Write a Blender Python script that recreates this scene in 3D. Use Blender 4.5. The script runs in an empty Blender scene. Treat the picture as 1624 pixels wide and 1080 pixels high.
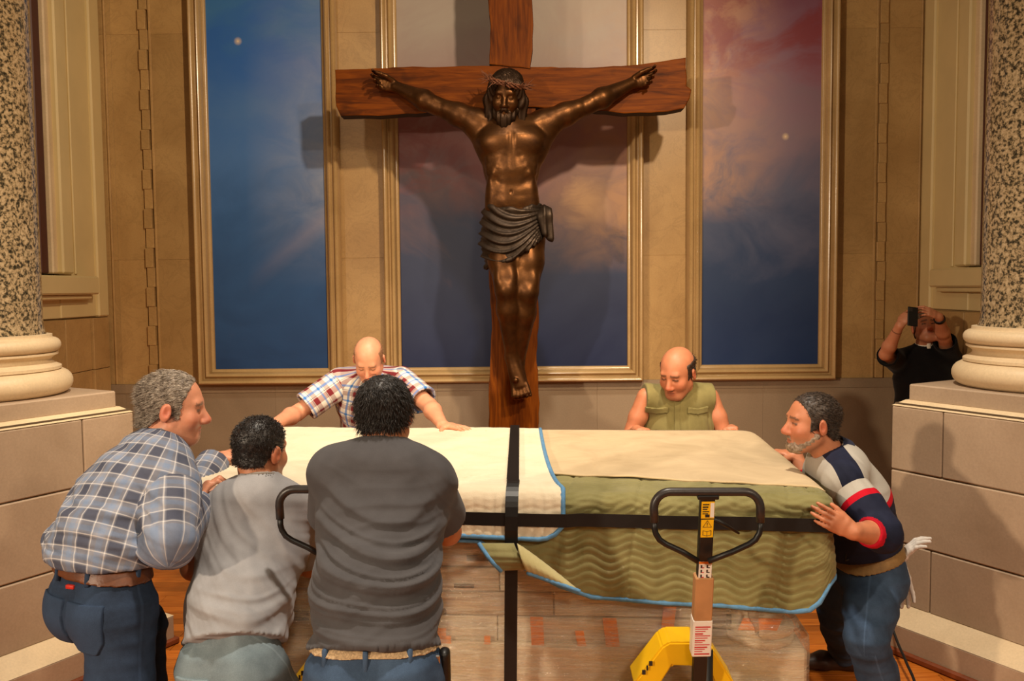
import bpy, bmesh, math, random
import numpy as np
from mathutils import Matrix, Vector

# ------------------------------------------------------------------ camera
random.seed(7); np.random.seed(7)
SC = bpy.context.scene
COL = SC.collection
CAM_H = 1.85
FPX = 1370.0
PITCH = math.radians(3.47)
ROLL = math.radians(-0.5)
cam_data = bpy.data.cameras.new('camera')
cam_data.sensor_width = 36.0
cam_data.lens = FPX / 1624.0 * 36.0
cam_data.clip_end = 200
cam = bpy.data.objects.new('camera', cam_data)
COL.objects.link(cam)
CM = Matrix.Translation((0, 0, CAM_H)) @ Matrix.Rotation(math.pi / 2 - PITCH, 4, 'X') @ Matrix.Rotation(ROLL, 4, 'Z')
cam.matrix_world = CM
SC.camera = cam

# ------------------------------------------------------------------ light
SC.view_settings.view_transform = 'Standard'
SC.view_settings.look = 'None'
SC.view_settings.gamma = 1.0
SC.view_settings.use_curve_mapping = False
SC.view_settings.exposure = 0.0

world = bpy.data.worlds.new('world')
SC.world = world
world.use_nodes = True
world.node_tree.nodes['Background'].inputs[0].default_value = (1.0, 0.76, 0.50, 1)
world.node_tree.nodes['Background'].inputs[1].default_value = 0.18


def spot(name, loc, target, watts, size_deg, blend, radius, color):
    l = bpy.data.lights.new(name, 'SPOT')
    l.energy = watts
    l.spot_size = math.radians(size_deg)
    l.spot_blend = blend
    l.shadow_soft_size = radius
    l.color = color
    o = bpy.data.objects.new(name, l)
    COL.objects.link(o)
    o.location = loc
    o.rotation_euler = (Vector(target) - Vector(loc)).to_track_quat('-Z', 'Y').to_euler()
    return o


WARM = (1.0, 0.79, 0.57)
spot('spot_lamp', (0.2, 2.7, 6.6), (0.0, 3.75, 1.1), 1250, 70, 0.7, 0.16, (1.0, 0.88, 0.73))
spot('spot_lamp', (2.0, 0.9, 5.2), (-1.1, 6.6, 2.3), 950, 66, 0.7, 0.12, (1.0, 0.76, 0.50))
spot('spot_lamp', (-2.0, 0.9, 5.2), (0.4, 6.6, 1.9), 150, 66, 0.7, 0.12, (1.0, 0.76, 0.50))
spot('spot_lamp', (-4.4, -1.6, 3.1), (1.0, 3.9, 0.9), 1150, 60, 0.7, 0.12, WARM)
spot('spot_lamp', (3.9, -1.8, 4.6), (-1.2, 3.6, 0.9), 480, 60, 0.7, 0.16, WARM)
spot('spot_lamp', (0.9, -3.2, 4.4), (0.0, 3.4, 0.8), 350, 46, 0.8, 0.35, WARM)  # unseen soft fill added behind the camera to brighten the altar front


# ------------------------------------------------------------------ helpers
_R3 = np.array(CM.to_3x3())


def A(px, py, d):
    """world point on the photograph's ray through a pixel, at depth y = d"""
    v = _R3 @ np.array([(px - 812.0) / FPX, -(py - 540.0) / FPX, -1.0])
    t = d / v[1]
    return np.array([v[0] * t, v[1] * t, CAM_H + v[2] * t])


def AZ(px, py, z):
    """world point on the ray at height z"""
    v = _R3 @ np.array([(px - 812.0) / FPX, -(py - 540.0) / FPX, -1.0])
    t = (z - CAM_H) / v[2]
    return np.array([v[0] * t, v[1] * t, z])


def nrm(v):
    v = np.asarray(v, float)
    return v / max(1e-9, np.linalg.norm(v))


def V3(*a):
    return np.array(a, float)


def empty(name, loc=(0, 0, 0), label=None, cat=None, group=None, kind=None):
    o = bpy.data.objects.new(name, None)
    o.empty_display_size = 0.05
    COL.objects.link(o)
    o.location = loc
    return tag(o, label, cat, group, kind)


def tag(o, label=None, cat=None, group=None, kind=None):
    if label: o['label'] = label
    if cat: o['category'] = cat
    if group: o['group'] = group
    if kind: o['kind'] = kind
    return o


def link(name, me, mat, parent=None, smooth=False):
    o = bpy.data.objects.new(name, me)
    COL.objects.link(o)
    if mat is not None and len(me.materials) == 0:
        me.materials.append(mat)
    if smooth:
        me.polygons.foreach_set('use_smooth', np.ones(len(me.polygons), bool))
    if parent is not None:
        o.parent = parent
        o.matrix_parent_inverse = Matrix.Translation(-Vector(parent.location)) if parent.parent is None else Matrix.Identity(4)
    return o


def sub(name, me, mat, part, smooth=False):
    """sub-part of a mesh part whose own transform is the identity in world space"""
    o = bpy.data.objects.new(name, me)
    COL.objects.link(o)
    if mat is not None and len(me.materials) == 0:
        me.materials.append(mat)
    if smooth:
        me.polygons.foreach_set('use_smooth', np.ones(len(me.polygons), bool))
    o.parent = part
    return o


def pymesh(name, verts, faces):
    me = bpy.data.meshes.new(name)
    me.from_pydata([tuple(map(float, v)) for v in verts], [], [tuple(f) for f in faces])
    me.update()
    return me


def fixn(me):
    bm = bmesh.new(); bm.from_mesh(me)
    bmesh.ops.recalc_face_normals(bm, faces=bm.faces)
    bm.to_mesh(me); bm.free()
    return me


def box_me(name, lo, hi, bevel=0.0, M=None, seg=1):
    bm = bmesh.new()
    bmesh.ops.create_cube(bm, size=1.0)
    lo = np.array(lo, float); hi = np.array(hi, float)
    c = (lo + hi) / 2; s = hi - lo
    for v in bm.verts:
        v.co = Vector((v.co.x * s[0] + c[0], v.co.y * s[1] + c[1], v.co.z * s[2] + c[2]))
    if bevel > 0:
        bmesh.ops.bevel(bm, geom=list(bm.edges), offset=bevel, segments=seg, profile=0.5, affect='EDGES')
    if M is not None:
        bm.transform(Matrix(M))
    me = bpy.data.meshes.new(name)
    bm.to_mesh(me); bm.free()
    return me


def lathe_me(name, prof, c, n=64, cap=True):
    """prof: list of (r, z); revolve about the vertical through c"""
    V = []; F = []
    m = len(prof)
    for i in range(n):
        a = 2 * math.pi * i / n
        for r, z in prof:
            V.append((c[0] + r * math.cos(a), c[1] + r * math.sin(a), c[2] + z))
    for i in range(n):
        j = (i + 1) % n
        for k in range(m - 1):
            F.append((i * m + k, j * m + k, j * m + k + 1, i * m + k + 1))
    if cap:
        F.append(tuple(i * m for i in range(n))[::-1])
        F.append(tuple(i * m + m - 1 for i in range(n)))
    return fixn(pymesh(name, V, F))


def tube_me(name, pts, radii, n=10, closed=False):
    pts = [np.array(p, float) for p in pts]
    if not hasattr(radii, '__len__'):
        radii = [radii] * len(pts)
    V = []; F = []
    m = len(pts)
    up = None
    for i, p in enumerate(pts):
        if closed:
            t = nrm(pts[(i + 1) % m] - pts[i - 1])
        else:
            t = nrm(pts[min(i + 1, m - 1)] - pts[max(i - 1, 0)])
        if up is None:
            up = nrm(np.cross(t, (0.3, 0.5, 0.81)))
        up = nrm(up - t * np.dot(up, t))
        w = np.cross(t, up)
        for k in range(n):
            a = 2 * math.pi * k / n
            V.append(p + radii[i] * (math.cos(a) * up + math.sin(a) * w))
    lim = m if closed else m - 1
    for i in range(lim):
        j = (i + 1) % m
        for k in range(n):
            l = (k + 1) % n
            F.append((i * n + k, j * n + k, j * n + l, i * n + l))
    if not closed:
        F.append(tuple(range(n)))
        F.append(tuple((m - 1) * n + k for k in range(n))[::-1])
    return fixn(pymesh(name, V, F))


def extrude_me(name, outline, y0, y1, bevel=0.0, wob=None):
    """outline: (x, z) polygon, extruded between depths y0 < y1"""
    bm = bmesh.new()
    f = bm.faces.new([bm.verts.new((x, y0, z)) for x, z in outline])
    r = bmesh.ops.extrude_face_region(bm, geom=[f])
    for v in r['geom']:
        if isinstance(v, bmesh.types.BMVert):
            v.co.y = y1
    bmesh.ops.recalc_face_normals(bm, faces=bm.faces)
    if bevel:
        ed = [e for e in bm.edges if abs(e.verts[0].co.y - e.verts[1].co.y) < 1e-6]
        bmesh.ops.bevel(bm, geom=ed, offset=bevel, segments=2, profile=0.6, affect='EDGES')
    me = bpy.data.meshes.new(name)
    bm.to_mesh(me); bm.free()
    return me


def grid_me(name, P, attr=None, closed_u=False):
    """P: (nu, nv, 3) array of points"""
    nu, nv = P.shape[:2]
    idx = np.arange(nu * nv).reshape(nu, nv)
    q = np.stack([idx[:-1, :-1], idx[1:, :-1], idx[1:, 1:], idx[:-1, 1:]], -1).reshape(-1, 4)
    return arr_me(name, P.reshape(-1, 3), q, attr)


def arr_me(name, V, Q, attr=None):
    V = np.ascontiguousarray(V, np.float32); Q = np.ascontiguousarray(Q, np.int32)
    me = bpy.data.meshes.new(name)
    k = Q.shape[1]
    me.vertices.add(len(V)); me.vertices.foreach_set('co', V.ravel())
    me.loops.add(Q.size); me.loops.foreach_set('vertex_index', Q.ravel())
    me.polygons.add(len(Q))
    me.polygons.foreach_set('loop_start', np.arange(len(Q), dtype=np.int32) * k)
    me.polygons.foreach_set('loop_total', np.full(len(Q), k, np.int32))
    me.update(calc_edges=True)
    if attr is not None:
        a = me.attributes.new('pat', 'FLOAT_VECTOR', 'POINT')
        a.data.foreach_set('vector', np.ascontiguousarray(attr, np.float32).ravel())
    me.polygons.foreach_set('use_smooth', np.ones(len(Q), bool))
    return me


# ------------------------------------------------------------------ materials
class NT:
    def __init__(self, name):
        self.m = bpy.data.materials.new(name)
        self.m.use_nodes = True
        self.t = self.m.node_tree
        self.b = self.t.nodes['Principled BSDF']
        self.out = self.t.nodes['Material Output']

    def n(self, typ, **kw):
        nd = self.t.nodes.new(typ)
        for k, v in kw.items():
            setattr(nd, k, v)
        return nd

    def l(self, a, b):
        self.t.links.new(a, b)

    def val(self, sock, v):
        if hasattr(v, 'is_output') or hasattr(v, 'links'):
            self.l(v, sock)
        else:
            sock.default_value = v

    def math(self, op, a, b=0.0, c=None, clamp=False):
        nd = self.n('ShaderNodeMath', operation=op, use_clamp=clamp)
        self.val(nd.inputs[0], a); self.val(nd.inputs[1], b)
        if c is not None: self.val(nd.inputs[2], c)
        return nd.outputs[0]

    def coord(self, kind='Object'):
        return self.n('ShaderNodeTexCoord').outputs[kind]

    def mapping(self, vec, scale=(1, 1, 1), loc=(0, 0, 0), rot=(0, 0, 0)):
        nd = self.n('ShaderNodeMapping')
        self.l(vec, nd.inputs[0])
        nd.inputs['Location'].default_value = loc
        nd.inputs['Rotation'].default_value = rot
        nd.inputs['Scale'].default_value = scale
        return nd.outputs[0]

    def noise(self, vec, scale, detail=4, rough=0.55, dist=0.0, out=0):
        nd = self.n('ShaderNodeTexNoise')
        self.l(vec, nd.inputs['Vector'])
        nd.inputs['Scale'].default_value = scale
        nd.inputs['Detail'].default_value = detail
        nd.inputs['Roughness'].default_value = rough
        nd.inputs['Distortion'].default_value = dist
        return nd.outputs[out]

    def ramp(self, fac, stops, interp='LINEAR'):
        nd = self.n('ShaderNodeValToRGB')
        nd.color_ramp.interpolation = interp
        e = nd.color_ramp.elements
        while len(e) < len(stops): e.new(0.5)
        for el, (p, c) in zip(e, stops):
            el.position = p
            el.color = (c[0], c[1], c[2], 1) if hasattr(c, '__len__') else (c, c, c, 1)
        self.val(nd.inputs[0], fac)
        return nd.outputs[0]

    def mix(self, fac, a, b, mode='MIX'):
        nd = self.n('ShaderNodeMix', data_type='RGBA', blend_type=mode)
        self.val(nd.inputs[0], fac)
        for s, v in ((nd.inputs[6], a), (nd.inputs[7], b)):
            if hasattr(v, 'links'):
                self.l(v, s)
            else:
                s.default_value = (v[0], v[1], v[2], 1)
        return nd.outputs[2]

    def sep(self, vec):
        nd = self.n('ShaderNodeSeparateXYZ'); self.l(vec, nd.inputs[0]); return nd.outputs

    def attr(self, name):
        return self.n('ShaderNodeAttribute', attribute_name=name).outputs['Vector']

    def bump(self, h, strength=0.3, dist=0.01):
        nd = self.n('ShaderNodeBump')
        nd.inputs['Strength'].default_value = strength
        nd.inputs['Distance'].default_value = dist
        self.l(h, nd.inputs['Height'])
        self.l(nd.outputs[0], self.b.inputs['Normal'])

    def done(self, color=None, rough=0.6, metal=0.0, spec=0.5, sss=0.0):
        if color is not None:
            self.val(self.b.inputs['Base Color'], color if hasattr(color, 'links') else (color[0], color[1], color[2], 1))
        self.val(self.b.inputs['Roughness'], rough)
        self.b.inputs['Metallic'].default_value = metal
        self.b.inputs['Specular IOR Level'].default_value = spec
        if sss:
            self.b.inputs['Subsurface Weight'].default_value = sss
            self.b.inputs['Subsurface Radius'].default_value = (1.0, 0.35, 0.2)
            self.b.inputs['Subsurface Scale'].default_value = 0.008
        return self.m


def srgb(r, g, b):
    f = lambda c: ((c / 255 + 0.055) / 1.055) ** 2.4 if c / 255 > 0.04045 else c / 255 / 12.92
    return (f(r), f(g), f(b))


def rnd(n):
    """a random number per object"""
    return n.n('ShaderNodeObjectInfo').outputs['Random']


def m_plain(name, col, rough=0.6, metal=0.0, var=0.12, scale=18, bump=0.0, bscale=120, spec=0.5):
    n = NT(name)
    c = n.coord()
    f = n.noise(c, scale, 4)
    lo = tuple(x * (1 - var) for x in col); hi = tuple(min(1, x * (1 + var)) for x in col)
    colr = n.ramp(f, [(0.3, lo), (0.7, hi)])
    if bump:
        n.bump(n.noise(c, bscale, 3), bump, 0.004)
    return n.done(colr, rough, metal, spec)


def m_stone(name, c0, c1, rough=0.55, scale=2.2, fine=0.10, pieces=True, vein=False):
    n = NT(name)
    co = n.coord()
    a = n.noise(co, scale, 6, 0.6, 0.6)
    col = n.ramp(a, [(0.3, c0), (0.7, c1)])
    g = n.noise(co, 90, 3, 0.7)
    col = n.mix(0.35, col, n.ramp(g, [(0.3, 0.75), (0.7, 1.15)]), 'MULTIPLY')
    if vein:
        v = n.noise(co, 3.5, 8, 0.65, 1.6)
        vf = n.math('ABSOLUTE', n.math('SUBTRACT', v, 0.5))
        col = n.mix(n.ramp(vf, [(0.0, 0.22), (0.03, 0.0)]), col, tuple(x * 0.55 for x in c0))
    if pieces:
        col = n.mix(1.0, col, n.ramp(rnd(n), [(0, 0.90), (1, 1.06)]), 'MULTIPLY')
    n.bump(g, 0.06, 0.003)
    return n.done(col, rough)

# ------------------------------------------------------------------ setting
WALL_Y = 6.9
M_MARBLE = m_stone('warm_beige_marble', srgb(168, 132, 82), srgb(196, 160, 106), 0.38, 1.6, vein=True)
M_DADO = m_stone('grey_brown_stone', srgb(142, 122, 98), srgb(162, 142, 116), 0.55, 1.3)
M_BLOCK = m_stone('sandy_limestone', srgb(160, 136, 110), srgb(180, 156, 130), 0.6, 2.0)
M_LEDGE = m_stone('pale_limestone', srgb(205, 180, 142), srgb(222, 198, 160), 0.5, 2.4, pieces=False)
M_MORTAR = m_plain('dark_mortar', srgb(88, 70, 48), 0.9)
M_JOINT = m_plain('stone_joint_filler', srgb(150, 118, 76), 0.9)
M_CREAM = m_plain('cream_paint', srgb(214, 192, 140), 0.45, var=0.05, scale=3)
M_OAK = m_plain('stained_wood_shoe', srgb(120, 58, 26), 0.4, var=0.25)
M_REDWOOD = m_plain('dark_red_wood', srgb(70, 24, 14), 0.4)


def m_floor():
    n = NT('oiled_hardwood')
    co = n.coord()
    r = rnd(n)
    sh = n.n('ShaderNodeCombineXYZ')
    n.l(n.math('MULTIPLY', r, 37.0), sh.inputs[0]); n.l(n.math('MULTIPLY', r, 91.0), sh.inputs[1])
    ad = n.n('ShaderNodeVectorMath', operation='ADD')
    n.l(co, ad.inputs[0]); n.l(sh.outputs[0], ad.inputs[1])
    g = n.noise(n.mapping(ad.outputs[0], (1.6, 26, 10)), 3.0, 6, 0.6, 0.8)
    col = n.ramp(g, [(0.25, srgb(150, 74, 18)), (0.5, srgb(196, 108, 34)), (0.78, srgb(216, 134, 52))])
    col = n.mix(1.0, col, n.ramp(r, [(0, 0.62), (0.5, 0.95), (1, 1.2)]), 'MULTIPLY')
    return n.done(col, 0.3)


M_FLOOR = m_floor()

fl = link('floor', box_me('floor', (-3.4, -1.5, -0.12), (3.4, 7.0, -0.022)), M_MORTAR)
tag(fl, 'warm orange hardwood plank floor of the chapel', None, None, 'structure')
PW, PL = 0.088, 1.28
plank_me = box_me('plank', (-PL / 2 + 0.0012, -PW / 2 + 0.0009, -0.02), (PL / 2 - 0.0012, PW / 2 - 0.0009, 0.0), 0.0014)
plank_me.materials.append(M_FLOOR)
rest_v, rest_f = [], []
row = 0
y = 6.86
cnt = 0
while y > -1.4:
    off = random.random() * PL
    x = -3.4 + off - PL
    while x < 3.4:
        cx = x + PL / 2
        near = 3.75 < y and -3.2 < cx < 3.2
        if near and cnt < 290 and -3.4 + PL / 2 <= cx <= 3.4 - PL / 2:
            o = bpy.data.objects.new('floor_plank', plank_me)
            COL.objects.link(o)
            o.parent = fl
            o.location = (cx, y, random.uniform(-0.0006, 0.0))
            cnt += 1
        else:
            a = max(-3.4, cx - PL / 2 + 0.001); b = min(3.4, cx + PL / 2 - 0.001)
            if b - a > 0.02:
                k = len(rest_v)
                rest_v += [(a, y - PW / 2 + .001, -0.022), (b, y - PW / 2 + .001, -0.022), (b, y + PW / 2 - .001, -0.022), (a, y + PW / 2 - .001, -0.022),
                           (a, y - PW / 2 + .001, -0.0005), (b, y - PW / 2 + .001, -0.0005), (b, y + PW / 2 - .001, -0.0005), (a, y + PW / 2 - .001, -0.0005)]
                rest_f += [(k + 4, k + 5, k + 6, k + 7), (k, k + 1, k + 5, k + 4), (k + 1, k + 2, k + 6, k + 5), (k + 2, k + 3, k + 7, k + 6), (k + 3, k, k + 4, k + 7)]
        x += PL
    y -= PW
o = link('floor_boards', pymesh('floor_boards', rest_v, rest_f), M_FLOOR)
o.parent = fl
o['kind'] = 'stuff'


# ---- back wall: slabs over a backing, dado below
def XW(px, y=WALL_Y, py=330):
    return A(px, py, y)[0]


def ZW(py, px=812, y=WALL_Y):
    return A(px, py, y)[2]


wall = link('wall_back', box_me('wall_back', (-3.5, WALL_Y + 0.02, 0), (3.5, WALL_Y + 0.25, 6.6)), M_JOINT)
tag(wall, 'warm beige marble back wall behind the crucifix', None, None, 'structure')


def slab(name, x0, x1, z0, z1, mat, parent, y=WALL_Y, th=0.05, bevel=0.001):
    return sub(name, box_me(name, (x0 + .0003, y, z0 + .0003), (x1 - .0003, y + th, z1 - .0003), bevel), mat, parent)


Z_DADO = ZW(604)
hz = [Z_DADO, 2.1, 3.86, 5.5, 6.6]
xs_zone = [(-3.34, XW(185)), (XW(185), XW(229)), (XW(246), XW(318)), (XW(524), XW(614)), (XW(1012), XW(1100)), (XW(1316), XW(1391)), (XW(1403), XW(1456)), (XW(1456), 3.38)]
for a, b in xs_zone:
    for z0, z1 in zip(hz[:-1], hz[1:]):
        slab('stone_panel', a, b, z0, z1, M_MARBLE, wall)
dj = [-3.34, XW(190), XW(430), XW(690), XW(946), XW(1212), XW(1420), 3.38]
for a, b in zip(dj[:-1], dj[1:]):
    slab('dado_slab', a, b, 0.16, Z_DADO - 0.075, M_DADO, wall, WALL_Y - 0.012)
    slab('dado_cap', a, b, Z_DADO - 0.075, Z_DADO, M_DADO, wall, WALL_Y - 0.018)
slab('base_course', -3.34, 3.38, 0.0, 0.16, M_DADO, wall, WALL_Y - 0.035)

# vertical strips of small stacked blocks
bead_me = box_me('strip_block', (-0.031, -0.022, -0.0771), (0.031, 0.03, 0.0771), 0.003, seg=1)
bead_me.materials.append(M_MARBLE)
for k, px in enumerate((236.5, 1397)):
    cx = XW(px)
    tr = link('trim_%d' % (k + 1), box_me('strip_fillet', (cx + (0.04 if k == 0 else -0.058), WALL_Y - 0.010, Z_DADO), (cx + (0.058 if k == 0 else -0.04), WALL_Y + 0.03, 6.6), 0.003), M_MARBLE)
    tag(tr, 'vertical strip of stacked marble blocks on the %s stretch of back wall' % ('left' if k == 0 else 'right'), None, None, 'structure')
    z = Z_DADO + 0.08
    i = 0
    while z < 4.6:
        o = bpy.data.objects.new('strip_block', bead_me)
        COL.objects.link(o); o.parent = tr
        o.location = (cx + (.004 if i % 2 else -.004) + random.uniform(-.002, .002), WALL_Y + (0.003 if i % 2 else -0.003), z)
        o.rotation_euler = (0, 0, random.uniform(-.03, .03))
        z += 0.1545; i += 1
    # thin raised joint bead
    bx = XW(176) if k == 0 else XW(1457)
    sub('joint_bead', box_me('joint_bead', (bx - .008, WALL_Y - .012, Z_DADO), (bx + .008, WALL_Y + .01, 6.6), .004), M_MARBLE, tr)


# ---- side walls with cream window casings
def side_wall(s, n):
    X = 3.30 if s > 0 else -3.26
    w = link('wall_right' if s > 0 else 'wall_left', box_me('side_wall', (min(X, X + s * .3), 3.3, 0), (max(X, X + s * .3), WALL_Y + .02, 1.655)), M_MARBLE)
    tag(w, 'stone side wall beyond the %s granite column' % ('right' if s > 0 else 'left'), None, None, 'structure')
    def bx(name, d0, d1, y0, y1, z0, z1, mat, par, bev=0.006):
        a, b = X - s * d0, X - s * d1
        return sub(name, box_me(name, (min(a, b), y0, z0), (max(a, b), y1, z1), bev), mat, par)
    bx('upper_wall', -0.3, -0.02, 6.2, 6.9, 1.655, 6.6, M_CREAM, w, 0)
    bx('upper_wall', -0.3, -0.02, 3.3, 4.6, 1.655, 6.6, M_CREAM, w, 0)
    for z0, z1 in ((0.0, .7), (.7, 1.25), (1.25, 1.65)):
        bx('stone_block', 0.0, 0.03, 6.25, 6.62, z0 + .002, z1 - .002, M_MARBLE, w, .004)
        bx('stone_block', 0.0, 0.05, 6.625, 6.88, z0 + .002, z1 - .002, M_MARBLE, w, .004)
        bx('stone_block', 0.0, 0.03, 4.0, 6.24, z0 + .002, z1 - .002, M_MARBLE, w, .004)
    wi = link('window_%d' % n, box_me('window_back', (X + s * .10 - .02, 4.6, 1.9), (X + s * .10 + .02, 6.2, 6.6)), M_REDWOOD)
    tag(wi, 'cream cased window on the %s side wall' % ('right' if s > 0 else 'left'), None, None, 'structure')
    bx('casing_panel', -.02, .03, 6.20, 6.76, 1.66, 6.6, M_CREAM, wi)
    bx('casing_edge', .0, .055, 6.72, 6.885, 1.655, 6.6, M_CREAM, wi, .012)
    bx('casing_bead', .03, .045, 6.40, 6.43, 1.98, 6.6, M_CREAM, wi, .005)
    bx('jamb', .0, .07, 6.20, 6.33, 1.98, 6.6, M_CREAM, wi, .012)
    bx('jamb', .0, .10, 6.12, 6.21, 1.98, 6.6, M_CREAM, wi, .012)
    bx('jamb', -.05, .06, 6.06, 6.13, 1.98, 6.6, M_LEDGE, wi, .010)
    bx('window_stile', -.10, .03, 5.96, 6.06, 1.98, 6.6, M_REDWOOD, wi, .008)
    bx('sill', -.10, .14, 4.5, 6.56, 1.83, 1.965, M_CREAM, wi, .012)
    bx('sill_moulding', -.05, .10, 4.5, 6.52, 1.795, 1.832, M_CREAM, wi, .008)
    bx('apron', -.30, .02, 4.5, 6.48, 1.66, 1.80, M_CREAM, wi, .004)


side_wall(-1, 1)
side_wall(1, 2)


# ---- three painted sky panels in marble frames
def m_sky(name, kind):
    n = NT(name)
    co = n.coord()
    warp = n.noise(co, 0.8, 4, 0.6, 0.0, 1)
    mx = n.n('ShaderNodeMix', data_type='VECTOR'); mx.inputs[0].default_value = 0.28
    n.l(co, mx.inputs[4]); n.l(warp, mx.inputs[5])
    w = mx.outputs[1]
    s = n.sep(co)
    big = n.noise(n.mapping(w, (1, 1, 1.3), (kind * 3.1, 0, 0)), 1.5, 7, 0.6, 0.7)
    fine = n.noise(n.mapping(w, (1, 1, 1.6), (kind * 1.7, 0, 2)), 3.2, 8, 0.62, 0.9)
    # height 0..1 over the visible panel
    h = n.n('ShaderNodeMapRange'); n.l(s[2], h.inputs[0]); h.inputs[1].default_value = 1.2; h.inputs[2].default_value = 4.2
    hh = n.math('ADD', h.outputs[0], n.math('MULTIPLY', n.math('SUBTRACT', big, 0.5), 0.55))
    if kind == 0:
        col = n.ramp(hh, [(0.0, srgb(38, 70, 118)), (0.35, srgb(54, 98, 158)), (0.6, srgb(72, 120, 188)), (0.85, srgb(46, 104, 188)), (1.0, srgb(62, 120, 180))])
        lx = n.n('ShaderNodeMapRange'); n.l(s[0], lx.inputs[0]); lx.inputs[1].default_value = -2.1; lx.inputs[2].default_value = -1.45
        bell = n.ramp(h.outputs[0], [(0.22, 0.0), (0.46, 1.0), (0.58, 0.9), (0.95, 0.35)])
        cl = n.math('MULTIPLY', n.math('MULTIPLY', lx.outputs[0], bell), n.ramp(fine, [(0.3, 0.2), (0.75, 0.75)]))
        col = n.mix(cl, col, srgb(176, 182, 200))
        # faint comet streak
        st = n.math('SUBTRACT', n.math('SUBTRACT', s[2], 2.42), n.math('MULTIPLY', n.math('ADD', s[0], 1.47), 0.82))
        stf = n.math('MULTIPLY', n.ramp(n.math('ABSOLUTE', st), [(0.0, 0.28), (0.14, 0.0)]), lx.outputs[0])
        col = n.mix(stf, col, srgb(196, 176, 178))
        stars = [(A(378, 66, WALL_Y), 0.022)]
    elif kind == 1:
        col = n.ramp(hh, [(0.0, srgb(22, 36, 74)), (0.28, srgb(46, 58, 92)), (0.42, srgb(104, 84, 96)), (0.58, srgb(158, 112, 112)), (0.74, srgb(150, 122, 120)), (1.0, srgb(172, 160, 150))])
        rx = n.n('ShaderNodeMapRange'); n.l(s[0], rx.inputs[0]); rx.inputs[1].default_value = 0.0; rx.inputs[2].default_value = 0.8
        gate = n.ramp(h.outputs[0], [(0.25, 0.0), (0.4, 1.0), (0.7, 0.7), (1, 0.2)])
        f2 = n.math('MULTIPLY', n.math('MULTIPLY', rx.outputs[0], gate), n.ramp(fine, [(0.35, 0.2), (0.6, 0.85)]))
        col = n.mix(f2, col, srgb(186, 140, 98))
        lxr = n.n('ShaderNodeMapRange'); n.l(s[0], lxr.inputs[0]); lxr.inputs[1].default_value = 0.1; lxr.inputs[2].default_value = -0.8
        f3 = n.math('MULTIPLY', n.math('MULTIPLY', lxr.outputs[0], n.ramp(h.outputs[0], [(0.4, 0.0), (0.52, 1.0), (0.68, 0.7), (0.8, 0.0)])), n.ramp(fine, [(0.42, 0.0), (0.55, 0.8)]))
        col = n.mix(f3, col, srgb(136, 66, 62))
        # small lit cumulus
        cum = n.n('ShaderNodeVectorMath', operation='DISTANCE')
        n.l(n.mapping(w, (1, 0, 1)), cum.inputs[0])
        c0 = A(940, 322, WALL_Y); cum.inputs[1].default_value = (c0[0] * .72 + .1, 0, c0[2] * .72 + .14)
        cf = n.ramp(n.math('ADD', cum.outputs['Value'], n.math('MULTIPLY', n.math('SUBTRACT', fine, .5), .35)), [(0.04, 0.7), (0.14, 0.0)])
        col = n.mix(cf, col, srgb(218, 172, 122))
        stars = []
    else:
        col = n.ramp(hh, [(0.0, srgb(28, 52, 96)), (0.25, srgb(44, 66, 106)), (0.45, srgb(92, 98, 128)), (0.62, srgb(140, 118, 134)), (0.8, srgb(150, 112, 134)), (1.0, srgb(140, 80, 104))])
        lx = n.n('ShaderNodeMapRange'); n.l(s[0], lx.inputs[0]); lx.inputs[1].default_value = 2.2; lx.inputs[2].default_value = 1.5
        gate = n.ramp(h.outputs[0], [(0.38, 0.0), (0.5, 0.8), (0.62, 0.5), (0.75, 0.75), (0.95, 1.0)])
        f2 = n.math('MULTIPLY', n.math('MULTIPLY', lx.outputs[0], gate), n.ramp(fine, [(0.38, 0.1), (0.6, 1.0)]))
        col = n.mix(f2, col, srgb(214, 160, 116))
        f3 = n.math('MULTIPLY', n.ramp(h.outputs[0], [(0.72, 0.0), (0.85, 0.9)]), n.ramp(big, [(0.46, 0.0), (0.55, 0.9)]))
        col = n.mix(f3, col, srgb(150, 70, 76))
        stars = [(A(1245, 217, WALL_Y), 0.02)]
    for p, r in stars:
        dn = n.n('ShaderNodeVectorMath', operation='DISTANCE')
        n.l(n.mapping(co, (1, 0, 1)), dn.inputs[0]); dn.inputs[1].default_value = (p[0], 0, p[2])
        col = n.mix(n.ramp(dn.outputs['Value'], [(0.0, 1.0), (r * .35, 0.6), (r * 1.6, 0.0)]), col, srgb(255, 226, 180))
    we = n.noise(n.mapping(co, (260, 260, 260)), 1.0, 2)
    n.bump(we, 0.12, 0.002)
    return n.done(col, 0.42)


PROF = [(0.0, 0.0), (0.0, 0.016), (0.008, 0.024), (0.022, 0.026), (0.030, 0.046), (0.040, 0.058), (0.052, 0.062), (0.062, 0.056), (0.068, 0.046),
        (0.078, 0.046), (0.084, 0.060), (0.094, 0.070), (0.106, 0.072), (0.116, 0.066), (0.122, 0.05), (0.122, -0.02)]
M_FRAME = m_stone('polished_frame_marble', srgb(178, 146, 98), srgb(200, 167, 117), 0.20, 2.0, pieces=False)


def rail_me(name, p0, p1, n0, n1):
    """moulding run p0->p1 in the wall plane; n0/n1 mitre directions outward (unit per profile width)"""
    V = []; F = []
    for p, nd in ((p0, n0), (p1, n1)):
        for w, h in PROF:
            V.append((p[0] + nd[0] * w, WALL_Y - h * 1.5, p[1] + nd[1] * w))
    m = len(PROF)
    for k in range(m - 1):
        F.append((k, k + 1, m + k + 1, m + k))
    F.append(tuple(range(m))); F.append(tuple(range(m, 2 * m))[::-1])
    return fixn(pymesh(name, V, F))


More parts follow.
